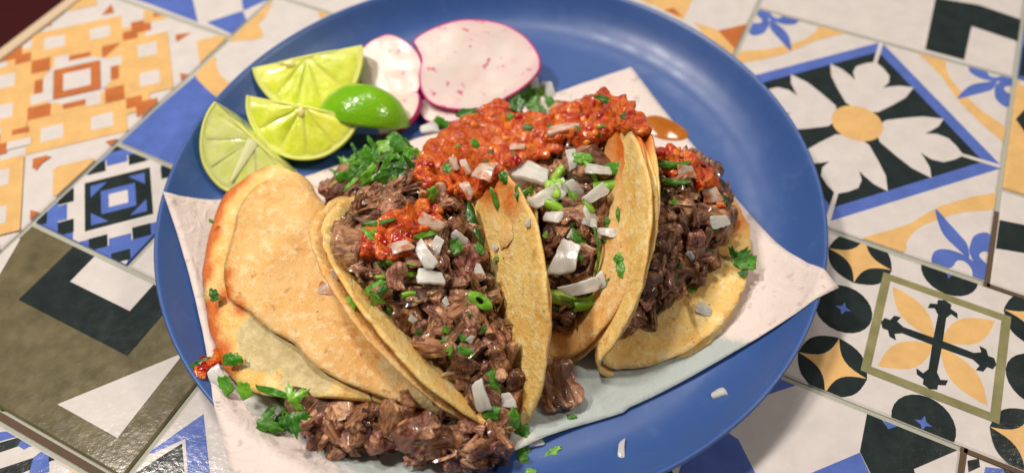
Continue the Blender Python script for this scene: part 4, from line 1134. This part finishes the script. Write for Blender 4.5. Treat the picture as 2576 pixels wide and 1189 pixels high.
# ================================================================== CHOPPED GARNISH
def leaf_mesh(k, kind):
    rg = random.Random(300 + k); n = 110; P = []
    for i in range(n):
        a = 2 * math.pi * i / n
        if kind == 'leaf':
            a_ = (a + math.pi) % (2 * math.pi) - math.pi; r = .10
            for c0, ln in ((0, .78), (1.25, .62), (-1.25, .60), (.62, .40), (-.62, .40)):
                dd = (a_ - c0) / .62
                if abs(dd) < 1: r = max(r, ln * (1 - abs(dd) ** 1.6) ** .8 * (.80 + .30 * abs(((dd * 4.5 + k) % 2) - 1)))
            x, y = r * math.cos(a), r * math.sin(a)
        elif kind == 'frag':
            r = (abs(math.cos(a) / .62) ** 2.6 + abs(math.sin(a) / .34) ** 2.6) ** (-1 / 2.6)
            tri = abs(((a * 7 / math.pi + k) % 2) - 1); r *= .92 + .30 * noise.noise(Vector((math.cos(a) * 2 + k, math.sin(a) * 2, 1))) + .22 * tri
            x, y = r * math.cos(a), r * math.sin(a)
        else:
            x = .72 * math.cos(a); y = .13 * math.sin(a) * (1 + .3 * math.sin(3 * a + k)) + .16 * x * x * rg.choice((1,)) * (1 if k % 2 else -1)
        P.append((x, y))
    if kind == 'frag' and k % 2:            # knife cut straight across one end
        P = [(min(x, .34 + .1 * y), y) for x, y in P]
    V = []; F = []; nr = 5; tz = .014; cb = rg.uniform(.25, .7); ph = rg.uniform(0, 6)
    hz = lambda x, y: -cb * .30 * (x * x) + .25 * abs(y) * math.cos(ph) + .05 * math.sin(6 * x + ph) * abs(y) * 2 + .05 * noise.noise(Vector((x * 4 + k, y * 4, 0)))
    for sgn in (1, -1):
        for q in range(1, nr + 1):
            for (x, y) in P:
                f = q / nr; V.append((x * f, y * f, hz(x * f, y * f) + sgn * tz / 2 * (1 if q < nr else .5)))
        V.append((0, 0, hz(0, 0) + sgn * tz / 2))
    h = nr * n + 1
    for b, rev in ((0, False), (h, True)):
        G = [(b + q * n + j, b + (q + 1) * n + j, b + (q + 1) * n + (j + 1) % n, b + q * n + (j + 1) % n) for q in range(nr - 1) for j in range(n)] + [(b + nr * n, b + j, b + (j + 1) % n) for j in range(n)]
        F += [tuple(reversed(g)) for g in G] if rev else G
    F += [((nr - 1) * n + j, h + (nr - 1) * n + j, h + (nr - 1) * n + (j + 1) % n, (nr - 1) * n + (j + 1) % n) for j in range(n)]
    return V, F
LEAF = {}
for kd, cnt in (('leaf', 5), ('frag', 6), ('strip', 4)):
    for mt in ('leaf', 'leaf_dark'):
        LEAF[kd, mt] = []
        for k in range(cnt):
            V, F = leaf_mesh(k, kd); LEAF[kd, mt].append(mk_mesh('cilantro_leaf', V, F, mt))
def tube_mesh(path, rad, mat, name, nc=8):
    V = []; path = [np.array(p, float) for p in path]
    for i, p in enumerate(path):
        d = path[min(i + 1, len(path) - 1)] - path[max(i - 1, 0)]; d /= np.linalg.norm(d)
        u = np.cross(d, (0, 0, 1.0)); u /= np.linalg.norm(u) + 1e-9; v = np.cross(u, d)
        for j in range(nc):
            a = 2 * math.pi * j / nc; V.append(p + rad * (u * math.cos(a) + v * math.sin(a)))
    F = [(i * nc + j, i * nc + (j + 1) % nc, (i + 1) * nc + (j + 1) % nc, (i + 1) * nc + j) for i in range(len(path) - 1) for j in range(nc)]
    F += [tuple(reversed(range(nc))), tuple((len(path) - 1) * nc + j for j in range(nc))]
    return mk_mesh(name, V, [tuple(reversed(f)) for f in F], mat)
STEM = [tube_mesh([(x, .10 * math.sin(x * 2 + k), .06 * math.cos(x * 3)) for x in np.linspace(-1, 1, 12)], .055, 'leaf', 'cilantro_sprig') for k in range(3)]
def ring_mesh(k, mat='scal'):
    """slice of green onion: chunky hollow ring, or a length of split tube"""
    rg = random.Random(k); V = []
    if k % 2 == 0:
        n = 24; Hh = rg.uniform(.26, .36); ph = rg.uniform(0, 6)
        prof_ = ((.20, -Hh), (.42, -Hh), (.50, -Hh * .8), (.52, 0), (.50, Hh * .8), (.43, Hh), (.22, Hh * .96), (.15, Hh * .5), (.14, 0))
        for i in range(n):
            a = 2 * math.pi * i / n; e = 1 + .10 * math.sin(2 * a + ph) + .05 * noise.noise(Vector((math.cos(a) * 2, math.sin(a) * 2, k)))
            for rr, z in prof_: V.append((rr * e * math.cos(a), rr * e * math.sin(a) * .85, z + .05 * math.sin(2 * a + ph)))
        m_ = len(prof_)
        F = [(i * m_ + j, ((i + 1) % n) * m_ + j, ((i + 1) % n) * m_ + (j + 1) % m_, i * m_ + (j + 1) % m_) for i in range(n) for j in range(m_)]
    else:
        nl, na = 12, 12; arc = rg.uniform(2.4, 3.6); V = []
        sec = [(.36 * math.sin(q), .36 * math.cos(q) - .2) for q in np.linspace(-arc / 2, arc / 2, na)] + [(.22 * math.sin(q), .22 * math.cos(q) - .2) for q in np.linspace(arc / 2, -arc / 2, na)]
        m_ = len(sec)
        for i in range(nl):
            u = -1 + 2 * i / (nl - 1)
            for y, z in sec: V.append((u * .52 + .10 * y * (1 if u > 0 else -.5), y * (1 + .1 * u), z - .12 * u * u + .02 * noise.noise(Vector((u * 3, y * 5, k)))))
        F = [(i * m_ + j, (i + 1) * m_ + j, (i + 1) * m_ + (j + 1) % m_, i * m_ + (j + 1) % m_) for i in range(nl - 1) for j in range(m_)]
        F += [tuple(range(m_)), tuple(reversed([(nl - 1) * m_ + j for j in range(m_)]))]
    me = mk_mesh('green_onion_slice', V, F, mat)
    bm = bmesh.new(); bm.from_mesh(me); bmesh.ops.recalc_face_normals(bm, faces=bm.faces); bm.to_mesh(me); bm.free()
    me.set_sharp_from_angle(angle=math.radians(45)); return me
RING = [ring_mesh(k) for k in range(6)]
def onion_mesh(k, mat):
    """diced onion: an uneven slab cut from a curved layer"""
    rg = random.Random(500 + k); m_ = 4; th = rg.uniform(.11, .17); cv = rg.uniform(.08, .38); ph = rg.uniform(0, 6.28)
    cor = []
    for i in range(m_):
        sx_, sy_ = ((-1, -1), (1, -1), (1, 1), (-1, 1))[i]; cor.append((sx_ * .46 * rg.uniform(.55, 1.2) + rg.uniform(-.06, .06), sy_ * .37 * rg.uniform(.50, 1.25) + rg.uniform(-.06, .06)))
    P = []
    for i in range(m_):
        a, b = np.array(cor[i]), np.array(cor[(i + 1) % m_])
        for q in np.linspace(.06, .94, 8):
            p = a * (1 - q) + b * q; p = p * (1 + .10 * math.sin(math.pi * q) * (1 if i % 2 else -.3)); P.append(p * (1 + .13 * noise.noise(Vector((p[0] * 5 + k, p[1] * 5, 0)))))
    n = len(P); V = []; nr = 5
    hz = lambda x, y: -cv * x * x + .10 * y * y + .03 * noise.noise(Vector((x * 3 + k, y * 3, 0)))
    for sgn in (1, -1):
        for q in range(1, nr + 2):
            f = (q / nr) ** .6 * .96 if q <= nr else 1.0
            for p in P:
                x, y = p * f; V.append((x, y, hz(x, y) + sgn * th / 2 * (1 if q <= nr else .72)))
        V.append((0, 0, hz(0, 0) + sgn * th / 2))
    h = (nr + 1) * n + 1; F = []
    for b in (0, h):
        F += [(b + q * n + j, b + (q + 1) * n + j, b + (q + 1) * n + (j + 1) % n, b + q * n + (j + 1) % n) for q in range(nr) for j in range(n)] + [(b + (nr + 1) * n, b + j, b + (j + 1) % n) for j in range(n)]
    F += [(nr * n + j, h + nr * n + j, h + nr * n + (j + 1) % n, nr * n + (j + 1) % n) for j in range(n)]
    me = mk_mesh('onion_dice', V, F, mat)
    bm = bmesh.new(); bm.from_mesh(me); bmesh.ops.recalc_face_normals(bm, faces=bm.faces); bm.to_mesh(me); bm.free()
    me.set_sharp_from_angle(angle=math.radians(55)); return me
ONION = {'onion': [onion_mesh(k, 'onion') for k in range(9)], 'onion_pink': [onion_mesh(k + 20, 'onion_pink') for k in range(6)]}

W = World()
def put(kind, x, y, size, ang=None, label='', cat='', group=None, face=.5, lift=.05, aspect=1.0, mat=None, var=None, zs=1.0):
    """drop one piece where the sight line meets the food; size = length in picture px"""
    h = W.hit(x, y)
    if h is None: return None
    p, n = h; dep = float((p - CAM) @ f_); L = size / FPX * dep
    if ang is None: ang = rng.uniform(0, 360)
    nn = n * (1 - face) + TOCAM * face; nn = nn / np.linalg.norm(nn)
    jit = np.array((rng.gauss(0, .12), rng.gauss(0, .12), 0)); nn = nn + jit
    if kind in ('leaf', 'frag', 'strip'):
        ms = LEAF[kind, mat or 'leaf']; s = L / 1.25; nm = 'cilantro_leaf'
    elif kind == 'stem': ms = STEM; s = L / 2; nm = 'cilantro_sprig'
    elif kind == 'ring': ms = RING; s = L / 1.0; nm = 'green_onion_slice'
    else: ms = ONION[mat or 'onion']; s = L / 1.0; nm = 'onion_dice'
    me = ms[var % len(ms)] if var is not None else rng.choice(ms)
    mw = frame(p + nn * lift, nn, ang, (s, s * aspect, s * zs))
    return single(nm, me, mw, label, cat, group)
ON, CI, GO = ('onion', 'diced onion pieces'), ('cilantro', 'chopped cilantro'), ('green onion', 'green onion slices')
# ---- second taco
for a in ((1088, 562, 70, 20, 'orange stained onion chunk on the small salsa of the second taco', 'onion_pink', .8), (1066, 648, 78, 60, 'tall white onion piece below the small salsa on the second taco', None, .8),
          (1098, 622, 62, 110, 'white onion piece streaked with sauce, right of the tall onion piece', None, .8), (1086, 706, 74, -8, 'translucent onion square at the centre of the meat of the second taco', None, .8),
          (1208, 682, 66, 70, 'white onion piece against the right tortilla wall of the second taco', None, .8), (1210, 990, 76, 80, 'upright onion piece at the front tip of the second taco, left of a pair', None, .75),
          (1266, 1003, 78, -6, 'square onion piece at the front tip of the second taco, right of a pair', None, .75), (1160, 596, 50, 30, 'pale onion piece beside the dark gap behind the small salsa', None, .7),
          (1010, 622, 60, -20, 'sauce coated onion piece inside the small spoonful of salsa', 'onion_pink', .7)):
    put('onion', a[0], a[1], a[2], a[3], a[4], ON[0], ON[1], aspect=a[6], mat=a[5], lift=.22, face=.6)
for a in (('frag', 984, 786, 92, 0, 'wide bright cilantro leaf lying across the left of the second taco meat', None), ('frag', 882, 765, 48, 80, 'small cilantro leaf on the left tortilla rim of the second taco', None),
          ('leaf', 922, 592, 52, -40, 'cilantro leaf at the left end of the small salsa', None), ('leaf', 964, 655, 44, 10, 'cilantro sprig tip just under the small salsa', None),
          ('leaf', 940, 716, 70, 60, 'clump of cilantro at the left of the second taco meat', None), ('leaf', 950, 745, 56, 120, 'lower leaf of the cilantro clump left of the second taco meat', None),
          ('frag', 1160, 888, 66, 5, 'dark cilantro leaf low on the second taco meat', 'leaf_dark'), ('leaf', 1226, 940, 100, 55, 'large dark cilantro leaf tucked by the right wall near the front of the second taco', 'leaf_dark'),
          ('frag', 1238, 1036, 64, 10, 'cilantro leaf under the onion pair at the tip of the second taco', None), ('frag', 1292, 1052, 58, 62, 'cilantro leaf hanging at the tip below the right wall of the second taco', None),
          ('frag', 1150, 625, 60, 50, 'cilantro leaf between onion and the dark gap of the second taco', 'leaf_dark'), ('strip', 1190, 560, 110, 75, 'long dark cilantro strip in the gap beside the second taco wall', 'leaf_dark'),
          ('frag', 1206, 626, 34, 60, 'small cilantro scrap at the end of the dark strip', None), ('frag', 1252, 650, 20, 0, 'tiny green scrap on the right wall of the second taco', None),
          ('strip', 955, 560, 76, -15, 'dark cilantro strip across the upper left of the small salsa', 'leaf_dark'), ('strip', 1075, 590, 70, -15, 'curved cilantro strip over the onion of the small salsa', None)):
    put(a[0], a[1], a[2], a[3], a[4], a[5], CI[0], CI[1], mat=a[6], face=.55)
for a in ((1206, 757, 66, 40, 'bright light green onion slice on the meat of the second taco'), (1028, 740, 34, -20, 'small dark green onion slice at the centre of the second taco meat'), (1030, 690, 34, 10, 'green onion slice above the translucent onion square'),
          (958, 697, 34, 0, 'pale green onion slice at the top of the cilantro clump')):
    put('ring', a[0], a[1], a[2], a[3], a[4], GO[0], GO[1], aspect=.7, face=.6)
put('onion', 845, 690, 66, -25, 'red stained onion piece on the left rim of the second taco, upper of two', ON[0], ON[1], mat='onion_pink', lift=.12)
put('onion', 828, 726, 50, 10, 'pink onion piece on the leftmost tortilla just below the red stained piece', ON[0], ON[1], mat='onion_pink', lift=.1)
# ---- third taco
for a in ((1345, 447, 104, 30, 'large white onion piece at the upper left of the third taco mouth', None, .8), (1378, 502, 88, -20, 'white onion piece in the middle left of the third taco mouth', None, .7),
          (1398, 552, 52, 20, 'small jagged onion piece over the dark meat of the third taco', None, .8), (1415, 478, 50, 60, 'onion piece between green onion slices in the third taco', None, .8),
          (1470, 545, 62, 70, 'round white onion piece right of the middle in the third taco', None, .9), (1500, 492, 60, -30, 'white onion piece beside the right wall of the third taco', None, .8),
          (1440, 405, 62, 70, 'pinkish onion piece standing at the lower edge of the big salsa heap', 'onion', .8), (1425, 655, 108, 100, 'biggest translucent onion piece in the front of the third taco', None, .95),
          (1462, 726, 100, -14, 'long white onion piece below the biggest one in the third taco', None, .6), (1514, 705, 50, 80, 'small onion piece right of the long one in the third taco', None, .8),
          (1530, 592, 50, 20, 'thin pale onion piece stuck on the right wall of the third taco', None, .7), (1512, 432, 72, 5, 'pink tinged onion sliver near the top of the third taco', 'onion', .5),
          (1450, 470, 60, 45, 'onion piece behind the round green onion slices in the third taco', None, .8), (1490, 560, 46, 10, 'onion piece beside the cilantro stem in the third taco', None, .8)):
    put('onion', a[0], a[1], a[2], a[3], a[4], ON[0], ON[1], aspect=a[6], mat=a[5], lift=.26, face=.6)
W = World() if False else W
for a in ((1405, 440, 48, -50, 'green onion slice at the top of the third taco mouth'), (1412, 462, 46, 20, 'green onion slice just below the topmost one in the third taco'), (1396, 522, 56, 30, 'glossy green onion ring low on the left in the third taco'),
          (1398, 485, 52, 60, 'dark green onion ring between the white onions of the third taco'), (1442, 492, 54, 80, 'light green onion ring in the middle of the third taco'), (1526, 467, 62, -10, 'green onion slice on the right wall of the third taco'),
          (1482, 518, 40, 60, 'small green onion slice above the cilantro stem'), (1412, 752, 74, 14, 'long light green onion slice at the front of the third taco, left of two'), (1470, 762, 66, -10, 'green onion slice at the front of the third taco, right of two')):
    put('ring', a[0], a[1], a[2], a[3], a[4], GO[0], GO[1], aspect=.75, lift=.26, face=.6)
for a in (('leaf', 1300, 490, 64, -10, 'crinkled cilantro leaf over the left wall rim of the third taco', None), ('frag', 1336, 485, 44, 80, 'cilantro scrap beside the crinkled leaf', None), ('frag', 1272, 448, 44, 45, 'cilantro leaf lying under the pink onion of the big salsa', None),
          ('strip', 1252, 505, 70, 70, 'curled thin cilantro strip on the orange stained wall', 'leaf_dark'), ('leaf', 1382, 672, 72, 80, 'dark cilantro leaf left of the biggest onion piece', 'leaf_dark'), ('frag', 1550, 425, 58, 5, 'folded cilantro leaf near the top of the third taco right wall', None),
          ('strip', 1525, 558, 64, -30, 'thin cilantro strip crossing the right wall of the third taco', None), ('strip', 1556, 545, 44, 80, 'short cilantro strip at the end of the crossing strip', None), ('frag', 1562, 655, 40, 30, 'cilantro scrap low on the right wall, upper of two', None),
          ('frag', 1564, 680, 42, 70, 'cilantro scrap low on the right wall, lower of two', None), ('frag', 1455, 600, 50, 40, 'cilantro leaf behind the stem in the third taco', 'leaf_dark'), ('leaf', 1440, 770, 40, 0, 'dark cilantro leaf under the front onion of the third taco', 'leaf_dark'),
          ('frag', 1466, 400, 52, 12, 'cilantro leaf under the salsa edge at the top of the third taco', None), ('strip', 1488, 432, 60, 60, 'cilantro strip left of the pink tinged onion sliver', None)):
    put(a[0], a[1], a[2], a[3], a[4], a[5], CI[0], CI[1], mat=a[6], face=.5, lift=.10)
put('stem', 1490, 640, 140, 86, 'long green cilantro stem standing right of the biggest onion piece', CI[0], CI[1], lift=.30, face=.8)
# ---- big salsa: onion lumps and the green behind it
for a in ((1226, 432, 76, 20, 'peach coloured onion cube at the lower edge of the big salsa heap', .85), (1146, 412, 52, 80, 'orange topped onion stick inside the big salsa heap', .8), (1174, 418, 44, 60, 'small onion piece right of the orange topped stick', .8),
          (1110, 478, 60, 70, 'onion piece hanging from the left end of the big salsa heap', .8), (1420, 334, 94, -12, 'long onion strip lying across the big salsa heap', .45), (1300, 375, 40, 0, 'onion bit buried in the middle of the big salsa', .8), (1180, 478, 50, 60, 'onion piece glazed by sauce above the dark gap', .8)):
    put('onion', a[0], a[1], a[2], a[3], a[4], ON[0], ON[1], aspect=a[5], mat='onion_pink', lift=.14, face=.6)
for a in (('leaf', 1285, 245, 60, 30, None), ('leaf', 1320, 235, 66, 70, None), ('frag', 1340, 260, 60, 20, 'leaf_dark'), ('frag', 1300, 270, 60, 100, 'leaf_dark'), ('frag', 1360, 238, 50, 140, None), ('frag', 1330, 215, 50, 90, None), ('frag', 1385, 262, 44, 60, None), ('frag', 1350, 280, 50, 10, 'leaf_dark')):
    put(a[0], a[1], a[2], a[3], a[4], 'chopped cilantro leaf in the tuft crowning the big salsa heap by the radish', CI[0], 'cilantro tuft behind the big salsa', mat=a[5], face=.5, lift=.12)
for a in ((1385, 234, 60, 70, 'white onion piece at the right of the cilantro tuft above the salsa'), (1344, 222, 46, 90, 'white onion sliver standing inside the cilantro tuft above the salsa'), (1372, 222, 40, 20, 'pale onion bit behind the cilantro tuft above the salsa')):
    put('onion', a[0], a[1], a[2], a[3], a[4], ON[0], ON[1], lift=.16, face=.6, aspect=.7)
for a in (('frag', 1182, 284, 66, -10, 'dark curled cilantro leaf between the small radish slice and the salsa', 'leaf_dark'), ('frag', 1112, 310, 46, 40, 'cilantro leaf at the left tip of the big salsa heap by the radish', None), ('strip', 1530, 252, 80, 30, 'dark cilantro strip at the right end of the big salsa heap', 'leaf_dark'),
          ('frag', 1330, 322, 36, 20, 'dark green scrap in the middle of the big salsa', 'leaf_dark'), ('frag', 1130, 430, 50, 60, 'cilantro leaf mixed into the left end of the big salsa', 'leaf_dark'), ('frag', 1084, 490, 50, 110, 'cilantro leaf under the left end of the big salsa', None)):
    put(a[0], a[1], a[2], a[3], a[4], a[5], CI[0], CI[1], mat=a[6], face=.5, lift=.06)
# ---- cilantro heap behind the second taco
rg = random.Random(77); hp = [(840, 445), (880, 400), (930, 372), (985, 350), (1035, 340), (1052, 380), (1040, 430), (1000, 462), (940, 468), (880, 462)]
k = 0
while k < 48:
    x, y = rg.uniform(835, 1055), rg.uniform(338, 470)
    if not point_in(hp, x, y): continue
    h = W.hit(x, y); zt = min(max(1.0, 1.0 + (x - 840) / 215 * 2.0), 3.0) * rg.uniform(.6, 1)
    p = h[0] if h[0][2] > zt else at(x, y, zt)
    s = rg.uniform(.65, 1.1); nn = TOCAM + np.array((rg.gauss(0, .45), rg.gauss(0, .45), rg.gauss(0, .2)))
    kd = rg.choice(('leaf', 'leaf', 'frag', 'strip')); mt = rg.choice(('leaf', 'leaf', 'leaf_dark'))
    single('cilantro_leaf', rg.choice(LEAF[kd, mt]), frame(p, nn, rg.uniform(0, 360), (s, s, s)), 'chopped cilantro leaf in the heap between the lime wedges and the big salsa', CI[0], 'cilantro heap behind the second taco'); k += 1
put('onion', 1078, 330, 66, -20, 'pale yellow onion end poking out between cilantro heap and radish', ON[0], ON[1], lift=.25, face=.4, aspect=.6)
# ---- rightmost taco
for a in ((1726, 428, 44, 0, 'onion piece in the salsa of the rightmost taco', 'onion_pink'), (1812, 556, 50, -20, 'white onion piece at the right edge of the rightmost taco meat', None), (1790, 488, 60, 80, 'sauce glazed onion piece at the right of the rightmost taco salsa', 'onion_pink'), (1772, 780, 44, 20, 'small onion piece below the meat of the rightmost taco', None)):
    put('onion', a[0], a[1], a[2], a[3], a[4], ON[0], ON[1], mat=a[5], lift=.10, face=.6)
for a in (('leaf', 1850, 655, 76, -40, 'bright cilantro sprig over the right rim of the rightmost taco, upper leaf', None), ('frag', 1880, 662, 74, 5, 'bright cilantro sprig over the right rim of the rightmost taco, long leaf', None), ('frag', 1870, 692, 30, 30, 'tiny cilantro scrap on the right rim of the rightmost taco', 'leaf_dark'),
          ('strip', 1690, 414, 84, 0, 'dark cilantro strip under the salsa of the rightmost taco', 'leaf_dark'), ('strip', 1690, 458, 80, 5, 'lower dark cilantro strip over the rightmost taco meat', 'leaf_dark'), ('frag', 1822, 508, 40, 60, 'dark cilantro leaf at the end of the rightmost taco salsa', 'leaf_dark')):
    put(a[0], a[1], a[2], a[3], a[4], a[5], CI[0], CI[1], mat=a[6], face=.5, lift=.10)
# ---- leftmost taco and lower left
for a in (('frag', 556, 748, 44, 60, 'wet cilantro scrap stuck on the left edge of the leftmost taco', 'leaf_dark'), ('frag', 596, 962, 66, 40, 'cilantro leaf beside the white onion at the lower left of the leftmost taco', None), ('frag', 602, 900, 56, 0, 'narrow cilantro leaf on the lower left tortilla edge', None), ('frag', 632, 972, 60, 60, 'smooth green leaf hanging under the leftmost taco', None),
          ('leaf', 716, 1022, 104, 40, 'big bright cilantro leaf below the leftmost taco', None), ('leaf', 688, 1000, 90, 200, 'upper left leaf of the bright cilantro bunch below the leftmost taco', None), ('leaf', 742, 1046, 92, 80, 'lower right leaf of the bright cilantro bunch below the leftmost taco', None),
          ('leaf', 738, 1002, 84, -30, 'upper right leaf of the bright cilantro bunch touching the tortilla edge', None), ('leaf', 708, 1056, 84, 120, 'lowest leaf of the bright cilantro bunch, lying on the paper', 'leaf_dark'), ('strip', 700, 985, 90, 15, 'cilantro stalk along the top of the bright bunch', None),
          ('leaf', 660, 1064, 104, 20, 'flat dark cilantro leaf lying on the paper at lower left', 'leaf_dark'), ('frag', 545, 560, 16, 30, 'tiny cilantro scrap on the paper left of the leftmost taco', 'leaf_dark'), ('strip', 505, 915, 56, -35, 'green strip at the chilli drip by the plate rim', 'leaf_dark')):
    put(a[0], a[1], a[2], a[3], a[4], a[5], CI[0], CI[1], mat=a[6], face=.75, lift=.42)
put('onion', 545, 955, 62, 70, 'white onion chunk at the chilli drip by the plate rim', ON[0], ON[1], lift=.15)
put('onion', 642, 1022, 110, 60, 'large translucent onion piece behind the flat leaf at lower left', ON[0], ON[1], lift=.1, aspect=1.1, var=3)
# ---- scraps in front
for a in (('frag', 1318, 1092, 60, 70, 'cilantro leaf at the paper edge in front, upper of the scattered bits', None), ('frag', 1312, 1130, 66, -55, 'cilantro leaf lying under the onion bit on the plate front', None), ('leaf', 1386, 1132, 58, 60, 'forked cilantro leaf right of the onion bit on the plate front', None), ('frag', 1320, 1155, 36, 10, 'lowest green scrap on the plate front', None),
          ('frag', 1438, 1048, 24, 0, 'tiny green scrap at the paper edge in front of the meat strips', None), ('frag', 1336, 1186, 30, 20, 'green scrap at the bottom of the plate', None), ('frag', 12, 1028, 26, 10, 'cilantro scrap fallen on the olive tile at far left', 'leaf_dark')):
    put(a[0], a[1], a[2], a[3], a[4], a[5], CI[0], CI[1], mat=a[6], face=.25, lift=.05)
for a in ((1346, 1118, 54, -20, 'onion bit lying over cilantro on the plate front', .55), (1562, 1130, 54, 84, 'upright white onion bit alone on the lower plate wall', .55), (1808, 992, 56, -14, 'white onion bit alone on the right lower plate wall', .6)):
    put('onion', a[0], a[1], a[2], a[3], a[4], ON[0], ON[1], lift=.07, face=.2, aspect=a[5])

# ---- tiny sprinkled scraps
rg = random.Random(9)
for poly, n_, lab, grp in (([(905, 660), (1100, 640), (1250, 800), (1260, 900), (1200, 980), (1000, 850)], 14, 'tiny cilantro scrap sprinkled over the meat of the second taco', 'scraps on the second taco'),
                           ([(1345, 430), (1540, 430), (1560, 700), (1480, 800), (1390, 780)], 14, 'tiny green scrap sprinkled in the mouth of the third taco', 'scraps in the third taco'),
                           ([(1060, 400), (1260, 290), (1560, 260), (1600, 320), (1300, 400), (1120, 460)], 12, 'tiny green scrap mixed into the big salsa heap', 'scraps in the big salsa'),
                           ([(1660, 450), (1800, 520), (1830, 640), (1700, 800), (1650, 700)], 8, 'tiny green scrap over the meat of the rightmost taco', 'scraps on the rightmost taco')):
    k = 0
    while k < n_:
        x, y = rg.uniform(900, 1840), rg.uniform(250, 990)
        if not point_in(poly, x, y): continue
        put(rg.choice(('frag', 'strip', 'leaf')), x, y, rg.uniform(18, 34), None, lab, CI[0], grp, mat=rg.choice(('leaf', 'leaf_dark')), face=.5, lift=.06); k += 1
for x, y, sz, lab in ((1120, 760, 26, 'tiny onion crumb on the upper meat of the second taco'), (1180, 850, 24, 'tiny onion crumb low on the meat of the second taco'), (1040, 800, 24, 'tiny onion crumb on the left meat of the second taco'), (1330, 560, 26, 'tiny onion crumb on the rim between second and third taco'),
                      (1440, 590, 30, 'onion crumb over the dark meat of the third taco'), (1740, 640, 26, 'tiny onion crumb on the rightmost taco meat'), (1250, 620, 22, 'tiny onion crumb on the second taco right wall')):
    put('onion', x, y, sz, None, lab, ON[0], ON[1], lift=.08)
